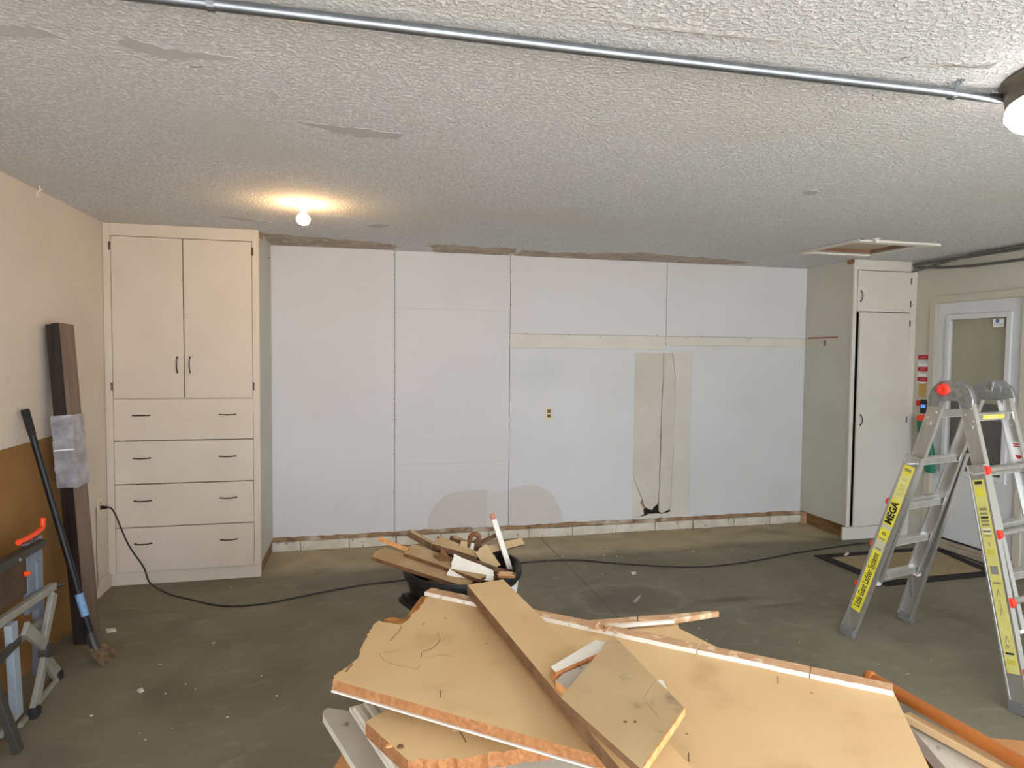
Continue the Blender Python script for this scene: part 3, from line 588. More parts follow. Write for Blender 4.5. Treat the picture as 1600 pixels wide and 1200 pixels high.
box('plate', (XR-.005, 4.735-.036, 1.255), (XR, 4.735+.036, 1.37), brass, sw, bevel=.002); box('toggle', (XR-.016, 4.735-.005, 1.305), (XR-.004, 4.735+.005, 1.325), brass, sw)
dc = thing('door_control', 'black door opener control with a small blue lit screen', 'control', (XR, 4.70, 1.2))
box('case', (XR-.022, 4.70-.035, 1.115), (XR, 4.70+.035, 1.235), black_plastic, dc, bevel=.004); box('screen', (XR-.0232, 4.70-.024, 1.166), (XR-.0219, 4.70+.024, 1.192), blue_screen, dc)
MB().lathe([(0, 0), (.012, 0), (.010, .003), (0, .004)], M=Matrix.Translation((XR-.022, 4.70, 1.142)) @ Matrix.Rotation(-math.pi/2, 4, 'Y'), seg=16).build('button', rubber, dc, smooth=True)
rt = thing('red_tag', 'small square red tag left of the black door control', 'tag', (XR, 4.772, 1.2))
box('tag_plate', (XR-.004, 4.752, 1.176), (XR, 4.796, 1.226), red_plastic, rt, bevel=.001); box('tag_stripe', (XR-.0046, 4.758, 1.205), (XR-.0038, 4.790, 1.212), mat('tag_dark_red', srgb(180, 40, 30), rough=.6), rt)
# green tapering bag with orange top, hung beside the door behind the ladder
gb = thing('green_bag', 'green hanging bag with an orange top beside the door behind the ladder', 'bag', (XR-.03, 4.64, .6))
mb = MB(); prof = [(1.06, .055, .022), (1.0, .062, .03), (.9, .068, .036), (.78, .066, .038), (.68, .058, .034), (.62, .046, .026)]
vs = []; seg = 14
for (z, wy, wx) in prof:
    for k in range(seg): a = 2*math.pi*k/seg; vs.append((XR-.042+wx*math.cos(a), 4.682+wy*math.sin(a)-(1.06-z)*.22, z))
fs = [(i*seg+k, i*seg+(k+1) % seg, (i+1)*seg+(k+1) % seg, (i+1)*seg+k) for i in range(len(prof)-1) for k in range(seg)]+[tuple(range(seg)), tuple((len(prof)-1)*seg+k for k in range(seg-1, -1, -1))]
mb.add(vs, fs).build('bag_body', green_plastic, gb, smooth=True)
mb = MB(); vs = []
for (z, wy, wx) in ((1.055, .058, .026), (1.085, .060, .027), (1.105, .04, .02)):
    for k in range(seg): a = 2*math.pi*k/seg; vs.append((XR-.042+wx*math.cos(a), 4.682+wy*math.sin(a)-(.012 if z > 1.09 else 0), z))
fs = [(i*seg+k, i*seg+(k+1) % seg, (i+1)*seg+(k+1) % seg, (i+1)*seg+k) for i in range(2) for k in range(seg)]+[tuple(range(seg)), tuple(2*seg+k for k in range(seg-1, -1, -1))]
mb.add(vs, fs).build('bag_top', orange_plastic, gb, smooth=True)
MB().tube([(XR-.042, 4.672, 1.09), (XR-.03, 4.672, 1.105), (XR-.001, 4.672, 1.109)], .004, 8).build('hanger', hardware, gb, smooth=True)

# ================================================================== LADDER
HL = Vector((2.925, 2.71, 0)); HR = Vector((3.275, 2.793, 0)); e1 = (HR-HL).normalized(); UPV = Vector((0, 0, 1))
F = {('far', 'L'): Vector((2.725, 3.155, 0)), ('far', 'R'): Vector((3.232, 3.262, 0)), ('near', 'L'): Vector((2.890, 2.262, 0)), ('near', 'R'): Vector((3.400, 2.370, 0))}
ZT = 1.395
ldr = thing('step_ladder', 'aluminium folding A-frame ladder with yellow labels in front of the side door', 'ladder', (3.07, 2.76, 0))
fd = {}
for sd in ('far', 'near'):
    mid = (F[(sd, 'L')]+F[(sd, 'R')])/2; hm = (HL+HR)/2; v = mid-hm; fd[sd] = (v.normalized(), v.length)
def inner(sd, lr, z):
    d, Lh = fd[sd]; s = .066+(Lh-.066)*(ZT-z)/ZT; p = (HL if lr == 'L' else HR)+d*s; return Vector((p.x, p.y, z))
def outer(sd, lr, z):
    sg_ = -1 if lr == 'L' else 1; top = inner(sd, lr, 1.08)+e1*(sg_*.032); bot = F[(sd, lr)]; t = (1.08-z)/1.08; p = top.lerp(bot, t); return Vector((p.x, p.y, z))
for sd in ('far', 'near'):
    d = fd[sd][0]
    for lr, sg_ in (('L', -1), ('R', 1)):
        a, b_ = inner(sd, lr, ZT-.01), inner(sd, lr, .34)
        w = .062; ax = (b_-a).normalized(); sdv = (d-ax*d.dot(ax)).normalized()
        mb = MB().bar(a, b_, w, .006, d, 0)
        for q in (-1, 1): mb.bar(a+sdv*(q*w/2)-e1*(sg_*.010), b_+sdv*(q*w/2)-e1*(sg_*.010), .006, .026, d, 1)
        ir = mb.build('inner_rail', [alu, alu_hi], ldr)
        MB().bar(b_+ax*-.004, b_+ax*.012, w+.006, .036, d).build('end_cap', white_plastic, ir)
        a, b_ = outer(sd, lr, 1.08), outer(sd, lr, .03)
        w = .078; ax = (b_-a).normalized(); sdv = (d-ax*d.dot(ax)).normalized(); nn = e1*sg_
        mb = MB().bar(a, b_, w, .006, d, 0)
        for q in (-1, 1): mb.bar(a+sdv*(q*w/2)+e1*(-sg_*.010), b_+sdv*(q*w/2)+e1*(-sg_*.010), .007, .030, d, 1)
        orl = mb.build('outer_rail', [alu, alu_hi], ldr)
        ft = MB().bar(b_+ax*-.018, Vector((b_.x, b_.y, .0))+Vector((0, 0, .0)), w+.006, .038, d, 0).build('foot', mat('grey_rubber_foot', srgb(110, 110, 108), rough=.7), orl, bevel=.003)
        if lr == 'L':      # printed label strip on the side facing the room
            def strip(f0, f1, m, wid=.056, lift=.0042, th=.0012, nm='label'):
                p0, p1 = b_.lerp(a, f0), b_.lerp(a, f1); return MB().bar(p0-e1*lift, p1-e1*lift, wid, th, d).build(nm, m, orl)
            def letters(body, f0, f1, size, m, bold=.0, dy=0.0):
                up = (a-b_).normalized(); o_ = b_.lerp(a, f0)-e1*.0052; y_ = (-e1).cross(up)
                M_ = frame(o_+y_*dy, up, y_); ln = (a-b_).length*(f1-f0)
                t_ = text_mesh('lettering', body, size, M_, m, orl, bold=bold)
                xs = [M_.inverted() @ (v.co+Vector(t_['_o'])) for v in t_.data.vertices]; k = ln/max(x.x for x in xs); Mi = M_.inverted()
                for v in t_.data.vertices:
                    c = Mi @ (v.co+Vector(t_['_o'])); c.x *= k; v.co = (M_ @ c)-Vector(t_['_o'])
            if sd == 'far':
                strip(.125, .475, yellow_label); strip(.475, .535, mat('label_grey', srgb(188, 188, 160), rough=.5)); strip(.535, .60, yellow_label); strip(.60, .622, mat('label_grey', srgb(188, 188, 160)))
                strip(.622, .76, yellow_label); strip(.76, .90, pale_label); strip(.90, .945, yellow_label)
                letters('Little Giant Ladder Systems', .148, .462, .050, black_ink, .0007); letters('MEGA', .630, .752, .054, black_ink, .0022)
                strip(.482, .492, grey_ink, .030, .0050, .0008, 'label_bar'); strip(.540, .548, grey_ink, .034, .0050, .0008, 'label_bar')
                letters('O', .566, .582, .03, black_ink, .0008)
                for f_ in (.785, .815, .835, .865): strip(f_, f_+.012, mat('faded_mark', srgb(190, 186, 128), rough=.6), .03, .0050, .0008, 'label_bar')
                strip(.915, .93, grey_ink, .036, .0050, .0008, 'label_bar')
            else:
                strip(.13, .935, pale_label)
                for f_, h_, m_ in ((.915, .012, black_ink), (.86, .04, yellow_label), (.80, .012, grey_ink), (.782, .010, grey_ink), (.766, .009, black_ink), (.750, .010, grey_ink), (.734, .010, grey_ink), (.70, .022, white_label), (.706, .010, grey_ink), (.690, .005, grey_ink),
                                   (.615, .018, mat('olive_mark', srgb(198, 186, 70), rough=.6)), (.53, .035, mat('grey_square', srgb(132, 134, 128), rough=.6)), (.49, .008, grey_ink), (.205, .008, black_ink), (.165, .02, mat('olive_mark', srgb(198, 186, 70)))):
                    strip(f_, f_+h_, m_, .036, .0050 if m_ is not grey_ink else .0054, .0008, 'label_bar')
                up = (a-b_).normalized(); y_ = (-e1).cross(up)
                for f_, kind_ in ((.655, 'Y'), (.455, 'L'), (.405, 'I'), (.375, 'L'), (.265, 'L'), (.235, 'M')):   # faint warning pictograms
                    c_ = b_.lerp(a, f_)-e1*.0052; mb = MB()
                    for (x0, z0, x1, z1) in {'Y': ((-.010, .012, 0, 0), (.010, .012, 0, 0), (0, 0, 0, -.012)), 'L': ((-.008, -.016, 0, .016), (0, .016, .008, -.016)), 'I': ((-.003, -.02, .003, .02), (.003, .02, -.006, .018)), 'M': ((-.012, -.01, -.006, .010), (-.006, .010, 0, -.004), (0, -.004, .006, .010), (.006, .010, .012, -.01))}[kind_]:
                        mb.bar(c_+y_*x0+up*z0, c_+y_*x1+up*z1, .0028, .0008, y_+up*.3)
                    mb.build('pictogram', grey_ink, orl)
    # rungs between the inner rails
    for z in (1.305, 1.045, .79, .57, .36):
        a, b_ = inner(sd, 'L', z), inner(sd, 'R', z)
        rg = MB().bar(a+e1*.003, b_-e1*.003, .040, .030, d, 0); rg.bar(a+e1*.003+UPV*.0165, b_-e1*.003+UPV*.0165, .044, .004, d, 1); rg.bar(a+e1*.003-UPV*.0165, b_-e1*.003-UPV*.0165, .044, .004, d, 1)
        rg = rg.build('rung', [alu, alu_hi], ldr)
        if sd == 'near' and z > 1.3:
            fr = -Vector((0, 1, 0)); MB().bar(a.lerp(b_, .22)+d*.0225, a.lerp(b_, .75)+d*.0225, .022, .0015, UPV).build('rung_label', pale_label, rg)
            for q in (.30, .66): MB().lathe([(0, 0), (.010, 0), (.010, .0012), (0, .0012)], M=frame(a.lerp(b_, q)+d*.0235, e1, UPV) if d.y < 0 else frame(a.lerp(b_, q)+d*.0235, -e1, UPV), seg=12).build('rung_label_dot', yellow_label, rg)
    # outer rungs with red lock clips
    for z in ((1.06, .77, .475, .18) if sd == 'near' else (.81, .56, .31)):
        a, b_ = outer(sd, 'L', z), outer(sd, 'R', z); off = d*.036
        rg = MB().tube([a+off+e1*.004, b_+off-e1*.004], .0155, 14).build('rung', alu, ldr, smooth=True)
        for (p, s_) in ((a, 1), (b_, -1)):
            c_ = p+off+e1*(.010*s_)+d*.004
            MB().lathe([(0, -.012), (.020, -.012), (.024, -.004), (.020, .014), (.0165, .020), (.0, .020)], M=frame(c_, d, UPV.cross(e1*s_) if False else (e1*s_).cross(d)), seg=14).build('lock_clip', red_plastic, rg, smooth=True)
    a = inner(sd, 'L', .36); MB().bar(inner(sd, 'R', .36)-e1*.05, outer(sd, 'R', .16)-e1*.01, .016, .004, d).build('brace', alu, ldr)
    MB().tube([outer(sd, 'L', 1.05)-e1*.012+d*.045, outer(sd, 'L', 1.035)-e1*.03, outer(sd, 'L', 1.04)-e1*.012-d*.03], .006, 8).build('lock_pin', alu_hi, ldr, smooth=True)
fdir = fd['far'][0]
def hf(base, off): return lambda u, v, w: base+fdir*u+UPV*v+e1*(w+off)
dome = [(-.106, 1.345), (-.108, 1.395), (-.090, 1.445), (-.050, 1.478), (0, 1.486), (.050, 1.478), (.090, 1.445), (.108, 1.395), (.106, 1.345), (.054, 1.350), (.032, 1.380), (-.032, 1.380), (-.054, 1.350)]
for base, sg_, lr in ((HL, -1, 'L'), (HR, 1, 'R')):
    hg = MB().prism(dome, -.016, .016, f=hf(base, sg_*.004), mi=0).build('hinge_plate', hinge_grey, ldr, bevel=.004)
    zc = base+UPV*1.437
    MB().lathe([(0, 0), (.048, 0), (.046, .006), (.030, .009), (0, .009)], M=frame(zc-e1*.012 if sg_ < 0 else zc-e1*.0125, fdir, (-e1).cross(fdir)), seg=28).build('hinge_disc', hinge_grey, hg, smooth=True)
    if lr == 'L':
        kn = MB().lathe([(0, .006), (.030, .006), (.032, .016), (.026, .026), (.014, .027), (.012, .020), (0, .020)], M=frame(zc-e1*.014+fdir*.03, fdir, (-e1).cross(fdir)), seg=24).build('hinge_knob', red_plastic, hg, smooth=True)
    else:
        MB().bar(zc-e1*.03+fdir*-.01-UPV*.01, zc-e1*.03-fdir*.015+UPV*.035, .008, .006, fdir).bar(zc-e1*.03+fdir*.02-UPV*.012, zc-e1*.03-fdir*.012-UPV*.010, .006, .006, UPV).build('hinge_lever', alu_hi, hg)
    for sd in ('far', 'near'):
        d = fd[sd][0]
        for (zz_, s_) in ((1.345, .02), (1.315, -.016), (1.285, .018)):
            MB().lathe([(0, 0), (.006, 0), (.005, .003), (0, .004)], M=frame(inner(sd, lr, zz_)+d*s_-e1*.003, fdir, (-e1).cross(fdir)), seg=10).build('rivet', alu_hi, ldr, smooth=True)
        MB().lathe([(.008, 0), (.012, 0), (.011, .004), (.008, .004)], M=frame(inner(sd, lr, 1.255)-e1*.003, fdir, (-e1).cross(fdir)), seg=14).build('lock_hole', alu_hi, ldr, smooth=True)
        MB().lathe([(0, 0), (.0085, 0), (.0085, .002), (0, .002)], M=frame(inner(sd, lr, 1.255)-e1*.003, fdir, (-e1).cross(fdir)), seg=14).build('lock_hole_core', dark_gap, ldr)
# white sticker with a red heart on the far right inner rail that faces the room
p0 = inner('near', 'R', 1.12); up = (inner('near', 'R', 1.2)-p0).normalized()
st = MB().bar(p0-e1*.004-up*.05, p0-e1*.004+up*.05, .042, .0014, fd['near'][0]).build('rail_sticker', white_label, ldr)
for q in (.040, .028): MB().bar(p0-e1*.005+up*q-fd['near'][0]*.015, p0-e1*.005+up*q+fd['near'][0]*.015, .006, .001, up).build('sticker_bar', red_ink, st)
heart = [(16*math.sin(t)**3*.0009, (13*math.cos(t)-5*math.cos(2*t)-2*math.cos(3*t)-math.cos(4*t))*.0009) for t in [i*2*math.pi/20 for i in range(20)]]
nd = fd['near'][0]; MB().prism(heart, .0047, .0058, f=lambda u, v, w: p0-up*.026+nd*u+up*v-e1*w, mi=0).build('sticker_heart', red_ink, st)

# ================================================================== DOOR MAT
dm = thing('door_mat', 'tan floor mat with a wide black border in front of the side door', 'mat', (4.1, 4.14, 0))
mp_ = [(3.545, 4.485), (4.735, 4.495), (4.615, 3.80), (3.575, 3.775)]
mc = Vector((sum(p[0] for p in mp_)/4, sum(p[1] for p in mp_)/4))
inn = [(mc.x+(p[0]-mc.x)*.835, mc.y+(p[1]-mc.y)*.74) for p in mp_]
mb = MB(); vs = [(x, y, .0008) for x, y in mp_]+[(x, y, .0008) for x, y in inn]+[(x, y, .007) for x, y in mp_]+[(x, y, .007) for x, y in inn]; fs = []
for i in range(4):
    j = (i+1) % 4; fs += [(8+i, 8+j, 12+j, 12+i), (i, 4+i, 4+j, j), (i, j, 8+j, 8+i), (4+i, 12+i, 12+j, 4+j)]
mb.add(vs, fs).build('border', rubber_border, dm)
MB().prism(inn, .0008, .010, mi=0).build('pile', mat_tan, dm)

# ================================================================== LEANING THINGS AT THE LEFT WALL
bo = MB().prism([(2.55, 0), (4.18, 0), (4.145, 1.125), (2.55, 1.118)], 0, .005, f=lambda u, v, w: (-1.612-.034*v/1.12+w-.004, u, v), mi=0)
bo = bo.build('hardboard_sheet', [brown_board], None, base=(-1.612, 3.4, 0)); tag(bo, 'wide brown hardboard sheet leaning against the left wall', 'board')
# bundle of dark laminate boards wrapped with clear film
pt, pb = Vector((-1.580, 4.03, 1.735)), Vector((-1.462, 3.985, 0.0))
po = thing('laminate_bundle', 'tall bundle of dark brown laminate boards leaning on the left wall', 'boards', pb)
ax = (pt-pb).normalized(); sy = Vector((0, 1, 0)); sy = (sy-ax*sy.dot(ax)).normalized(); sx = sy.cross(ax)
def pst(nm, x0, x1, y0, y1, z0, z1, m, bev=.001):
    mb = MB(); vs = [pb+sx*x+sy*y+ax*z for z in (z0, z1) for (x, y) in ((x0, y0), (x1, y0), (x1, y1), (x0, y1))]
    return mb.add(vs, [(3,2,1,0),(4,5,6,7),(0,1,5,4),(1,2,6,5),(2,3,7,6),(3,0,4,7)]).build(nm, m, po, bevel=bev)
PL = (pt-pb).length
pst('plank', -.052, -.022, -.075, .04, .004, PL, post_dark); pst('plank', -.0215, .014, -.085, .04, .006, PL+.004, post_dark)
pst('plank', .0145, .034, -.082, .055, .003, PL+.002, post_light); pst('plank', -.052, .014, .0405, .055, .01, PL-.004, post_light)
mb = MB(); rw = random.Random(3); n = 22; vs = []
ring = [(-.056, -.088), (-.01, -.092), (.038, -.09), (.040, 0), (.038, .062), (-.01, .064), (-.056, .062), (-.058, 0)]
for i in range(n):
    z = .86+.39*i/(n-1)
    for (x, y) in ring: k = 1.03+rw.uniform(-.03, .06); vs.append(pb+sx*(x*k)+sy*(y*k)+ax*(z+rw.uniform(-.006, .006)))
fs = [(i*8+k, i*8+(k+1) % 8, (i+1)*8+(k+1) % 8, (i+1)*8+k) for i in range(n-1) for k in range(8)]
mb.add(vs, fs).build('clear_film_wrap', cling_film, po)
for (z0, dz) in ((1.06, .012),):
    pst('tape_band', -.056, .040, -.0965, -.0955, z0, z0+.008, white_label, 0)
# floor scraper with a long black handle
sa, sb = Vector((-1.625, 3.70, 1.30)), Vector((-1.345, 3.70, .10))
sc = thing('floor_scraper', 'long black handled floor scraper leaning by the brown board', 'scraper', (-1.27, 3.66, 0))
d_ = (sb-sa).normalized()
MB().tube([sa+d_*.12, sa+d_*.5, sb], .0155, 14, radii=[.0155, .0155, .0175]).build('handle', black_plastic, sc, smooth=True)
MB().bar(sa, sa+d_*.135, .044, .026, (0, 1, 0), w2=.034).build('grip', rubber, sc, bevel=.004)
MB().tube([sb-d_*.26, sb-d_*.14], .0185, 14).build('blue_band', pale_blue, sc, smooth=True)
MB().tube([sb-d_*.05, sb, Vector((-1.325, 3.695, .055))], .02, 12, radii=[.019, .022, .024]).build('ferrule', bench_dark, sc, smooth=True)
MB().add([(-1.352, 3.655, .075), (-1.300, 3.735, .075), (-1.225, 3.735, .003), (-1.270, 3.610, .003), (-1.357, 3.653, .071), (-1.305, 3.733, .071), (-1.230, 3.735, .001), (-1.275, 3.610, .001)],
         [(0,1,2,3),(7,6,5,4),(0,4,5,1),(1,5,6,2),(2,6,7,3),(3,7,4,0)]).build('blade', tool_blade, sc)

# ================================================================== FOLDED WORKBENCH
wk = thing('folding_workbench', 'folded portable workbench with orange crank handles by the left wall', 'workbench', (-1.45, 3.2, 0))
def wbar(nm, a, b, w, t, side, m, parent=wk, w2=None, bev=.002): return MB().bar(a, b, w, t, side, w2=w2).build(nm, m, parent, bevel=bev)
jw = wbar('jaw', (-1.475, 2.72, .60), (-1.475, 3.36, .60), .20, .024, (0, 0, 1), bench_jaw)
wbar('jaw_rail', (-1.452, 2.72, .700), (-1.452, 3.42, .700), .034, .050, (0, 0, 1), bench_dark)
MB().tube([(-1.428, 3.17, .695), (-1.422, 3.17, .695)], .006, 10).build('bolt', alu_hi, jw)
vp = wbar('end_plate', (-1.47, 3.385, .40), (-1.47, 3.385, .725), .150, .020, (0, 1, 0), blue_grey)
wbar('plate_rib', (-1.457, 3.40, .43), (-1.457, 3.40, .62), .030, .010, (0, 1, 0), blue_grey, vp)
ck = thing_dummy = MB().tube(smooth_path([(-1.46, 3.24, .752), (-1.46, 3.33, .748), (-1.46, 3.43, .754), (-1.46, 3.462, .765), (-1.46, 3.468, .805)], 5), .013, 12).build('crank_handle', orange_plastic, wk, smooth=True)
MB().tube([(-1.46, 3.36, .715), (-1.46, 3.36, .75)], .012, 10).build('crank_hub', bench_dark, ck, smooth=True)
for z in (.60, .47): MB().tube([(-1.458, 3.27, z), (-1.440, 3.285, z)], .014, 12, radii=[.014, .010]).build('clamp_peg', orange_plastic, wk, smooth=True)
wbar('cross_rail', (-1.435, 2.70, .497), (-1.435, 3.50, .465), .034, .030, (0, 0, 1), bench_silver)
wbar('cross_rail', (-1.47, 2.70, .30), (-1.47, 3.44, .32), .03, .02, (0, 0, 1), bench_silver)
MB().tube([(-1.43, 3.50, .462), (-1.40, 3.53, .462)], .007, 8).build('pivot', bench_dark, wk)
wbar('leg', (-1.495, 3.49, .47), (-1.495, 3.47, .06), .055, .03, (0, 1, 0), blue_grey)
wbar('leg', (-1.415, 3.06, .46), (-1.415, 3.09, .05), .05, .03, (0, 1, 0), mat('bench_pale_blue', srgb(160, 172, 182), metal=.3, rough=.5))
l1 = wbar('folding_leg', (-1.425, 3.47, .44), (-1.415, 3.33, .235), .050, .022, (0, 1, .5), bench_silver, w2=.034)
l2 = wbar('folding_leg', (-1.410, 3.34, .20), (-1.385, 3.17, .03), .036, .022, (0, 1, -.5), bench_silver, w2=.052)
l3 = wbar('folding_leg', (-1.40, 3.14, .405), (-1.405, 3.33, .245), .060, .020, (0, .6, 1), bench_silver, w2=.045)
l4 = wbar('folding_leg', (-1.43, 3.36, .20), (-1.43, 3.50, .03), .045, .022, (0, .8, .6), bench_silver, w2=.06)
MB().lathe([(0, -.02), (.035, -.02), (.035, .02), (0, .02)], M=frame((-1.405, 3.34, .222), (0, 1, 0), (0, 0, 1)), seg=16).build('leg_joint', bench_dark, wk, smooth=True)
for (x, y) in ((-1.383, 3.165), (-1.43, 3.505)): box('foot', (x-.02, y-.025, 0), (x+.02, y+.025, .045), rubber, wk, bevel=.006)
wbar('base_rail', (-1.40, 3.08, .012), (-1.425, 3.50, .012), .02, .02, (0, 0, 1), bench_silver)
wbar('stay', (-1.40, 2.86, .36), (-1.325, 2.90, .0), .040, .026, (0, 1, 0), bench_dark)
wbar('stay_rail', (-1.40, 2.70, .345), (-1.40, 3.09, .375), .03, .02, (0, 0, 1), bench_dark)
wbar('stay_rail', (-1.40, 2.93, .06), (-1.415, 3.09, .06), .03, .02, (0, 0, 1), bench_silver)
bp = thing('blue_tub', 'blue plastic tub at the left edge beside the folded workbench', 'tub', (-1.455, 2.66, 0))
MB().lathe([(.0, 0), (.10, 0), (.115, .10), (.122, .11), (.122, .125), (.110, .125), (.10, .02), (0, .02)], (-1.455, 2.66, 0), 28).build('tub_body', blue_plastic, bp, smooth=True)
MB().tube([(-1.455+.118*math.cos(a), 2.66+.118*math.sin(a)*.3, .115+.05*math.sin(a)) for a in [i*math.pi/10 for i in range(11)]], .004, 8).build('tub_handle', bench_silver, bp, smooth=True)

# ================================================================== CORDS
cord = [(XL+.012, 4.70, .575), (-1.60, 4.70, .575), (-1.555, 4.67, .54), (-1.477, 4.660, 0.337), (-1.400, 4.700, 0.167), (-1.36, 4.70, .055), (-1.22, 4.60, .008), (-1.052, 4.470, 0.006), (-0.895, 4.349, 0.006), (-0.754, 4.299, 0.006), (-0.567, 4.314, 0.006), (-0.379, 4.387, 0.006), (-0.014, 4.516, 0.006), (0.337, 4.574, 0.006), (0.816, 4.700, 0.006),
        (1.329, 4.779, 0.006), (1.630, 4.750, 0.006), (1.893, 4.617, 0.006), (2.157, 4.502, 0.006), (2.429, 4.416, 0.006), (2.693, 4.408, 0.006), (2.999, 4.456, 0.006), (3.488, 4.576, 0.006), (4.064, 4.680, 0.006), (4.30, 4.70, .006), (4.52, 4.72, .006), (4.70, 4.60, .006), (4.725, 4.35, .006), (4.715, 4.1, .006), (4.70, 3.6, .006)]
ec = thing('extension_cord', 'long black extension cord running from the left outlet across the floor', 'cord', (-1.6, 4.7, .0))
MB().tube(smooth_path(cord, 6), .0052, 8).build('cable', mat('black_cable', srgb(44, 42, 40), rough=.5), ec, smooth=True)
MB().tube([(XL+.009, 4.70, .575), (XL+.045, 4.70, .575)], .013, 12, radii=[.014, .009]).build('plug', black_plastic, ec, smooth=True)
wc = MB().tube(smooth_path([(XL+.004, 4.635, .590), (XL+.005, 4.636, .45), (XL+.004, 4.630, .30), (XL+.006, 4.638, .12), (XL+.02, 4.60, .105), (XL+.02, 4.52, .004)], 6), .0035, 6).build('thin_wire', mat('grey_cable', srgb(150, 138, 124), rough=.6), None, smooth=True)
tag(wc, 'thin grey wire hanging down the left wall beside the cabinet', 'wire')

# ================================================================== RUBBISH CAN
gc = (.462, 2.945, 0)
can = thing('rubbish_can', 'round black plastic rubbish can overflowing with broken wood', 'can', gc)
MB().lathe([(.0, .0), (.205, .0), (.212, .012), (.232, .30), (.246, .545), (.254, .55), (.257, .575), (.265, .578), (.272, .59), (.274, .612), (.268, .624), (.258, .622), (.252, .60), (.243, .56), (.222, .28), (.204, .02), (.0, .016)], gc, 48).build('can_body', black_plastic, can, smooth=True)
for a in (math.radians(203), math.radians(112)):
    r_ = Vector((math.cos(a), math.sin(a), 0)); t_ = Vector((-math.sin(a), math.cos(a), 0)); c_ = Vector((gc[0], gc[1], .50))+r_*.262
    MB().bar(c_-t_*.085, c_+t_*.085, .050, .062, UPV).build('can_handle', black_plastic, can, bevel=.016, seg=2)
mb = MB(); a0, a1 = math.radians(-44), math.radians(-17); vs = []
for i in range(7):
    a = a0+(a1-a0)*i/6
    for (z, r) in ((.45, .2425), (.565, .2555)): vs += [(gc[0]+r*math.cos(a), gc[1]+r*math.sin(a), z), (gc[0]+(r+.0015)*math.cos(a), gc[1]+(r+.0015)*math.sin(a), z)]
fs = []
for i in range(6): fs += [(i*4+1, i*4+5, i*4+7, i*4+3), (i*4, i*4+2, i*4+6, i*4+4), (i*4+2, i*4+3, i*4+7, i*4+6), (i*4, i*4+4, i*4+5, i*4+1)]
lb = mb.add(vs, fs).build('can_label', white_label, can)
for z0, z1, f0, f1 in ((.515, .535, .15, .45), (.49, .505, .15, .8), (.47, .476, .15, .8)):
    vs = []; 
    for t in (f0, (f0+f1)/2, f1):
        a = a0+(a1-a0)*t
        for z in (z0, z1): r = .2425+(.2555-.2425)*(z-.45)/.115+.0022; vs.append((gc[0]+r*math.cos(a), gc[1]+r*math.sin(a), z))
    MB().add(vs, [(0,2,3,1),(2,4,5,3)]).build('label_print', mat('label_print_grey', srgb(120, 122, 128), rough=.6), lb)
rd = random.Random(21)
GD = 'broken wood in the rubbish can'
def scrap(name, label, a, b, w, t, side, ms, w2=None, jagn=5, amp=.012, cat='wood scrap'):
    # broken board from a to b, ragged at both ends; materials: face, edge, back
    a = Vector(a); b = Vector(b); d = (b-a); Ln = d.length; d.normalize(); sd = Vector(side); sd = (sd-d*sd.dot(d)).normalized(); n = d.cross(sd)
    if n.z < 0: n = -n; 
    w2 = w if w2 is None else w2
    poly = jag((0, -w/2), (Ln, -w2/2), 4, amp*.25, rd)+jag((Ln, -w2/2), (Ln, w2/2), jagn, amp, rd)+jag((Ln, w2/2), (0, w/2), 4, amp*.25, rd)+jag((0, w/2), (0, -w/2), jagn, amp, rd)
    o = MB().prism(poly, -t/2, t/2, f=lambda u, v, q: a+d*u+sd*v+n*q).build(name, ms, None, base=tuple(b))
    return tag(o, label, cat, GD)
dst3 = [mat('dirty_tan_face', srgb(178, 150, 110), srgb(162, 134, 96), scale=9, rough=.85), mat('dirty_chip_edge', srgb(134, 94, 60), srgb(104, 70, 44), scale=40, rough=.95, bump=.3, bscale=120), dark_edge]; tan3 = [tan_face, chip_edge, white_under]; brn3 = [grey_face, dark_edge, dark_edge]; wht3 = [white_under, chip_edge, tan_face]; spl3 = [split_wood, split_wood, split_wood]; gry3 = [grey_white, dark_edge, grey_white]
scrap('board_scrap', 'wide tan board scrap hanging over the left rim of the black can', (.075, 2.99, .685), (.47, 2.765, .598), .105, .018, (.45, 1, .2), dst3)
scrap('board_scrap', 'tan board scrap with ragged dark edge on the left of the can', (.215, 2.98, .695), (.53, 2.775, .622), .085, .018, (.5, 1, .3), dst3)
scrap('wood_sliver', 'thin pale wood sliver pointing left out of the black can', (.082, 3.03, .742), (.30, 2.96, .662), .016, .012, (0, 1, .3), [orange_edge, orange_edge, orange_edge], w2=.022, amp=.004)
scrap('plank_scrap', 'brown narrow plank scrap sticking up behind the tan boards in the can', (.225, 3.08, .748), (.44, 2.97, .640), .040, .026, (.3, 1, 0), brn3)
scrap('board_scrap', 'rounded tan chip with rusty edge on top of the can heap', (.335, 3.02, .715), (.52, 2.93, .662), .085, .026, (.2, 1, .25), [grey_face, dst3[1], dst3[1]], w2=.05, amp=.018)
scrap('board_scrap', 'small upright tan offcut facing front on the can heap', (.345, 2.905, .700), (.415, 2.845, .605), .050, .018, (.8, -.2, -.3), [dst3[1], dark_edge, dst3[1]])
scrap('board_scrap', 'white faced ragged board scrap at the front of the can', (.388, 2.835, .660), (.565, 2.765, .622), .105, .012, (.2, .55, .85), [white_under, dark_edge, tan_face], w2=.045, amp=.012)
scrap('wood_sliver', 'long thin dark stick lying diagonally across the can heap', (.34, 2.94, .715), (.66, 2.735, .625), .016, .014, (.4, 1, 0), [dark_edge]*3, amp=.003)
scrap('timber_block', 'square greyish timber block in the middle of the can heap', (.540, 2.95, .690), (.600, 2.91, .60), .066, .055, (1, .1, .2), brn3, amp=.004)
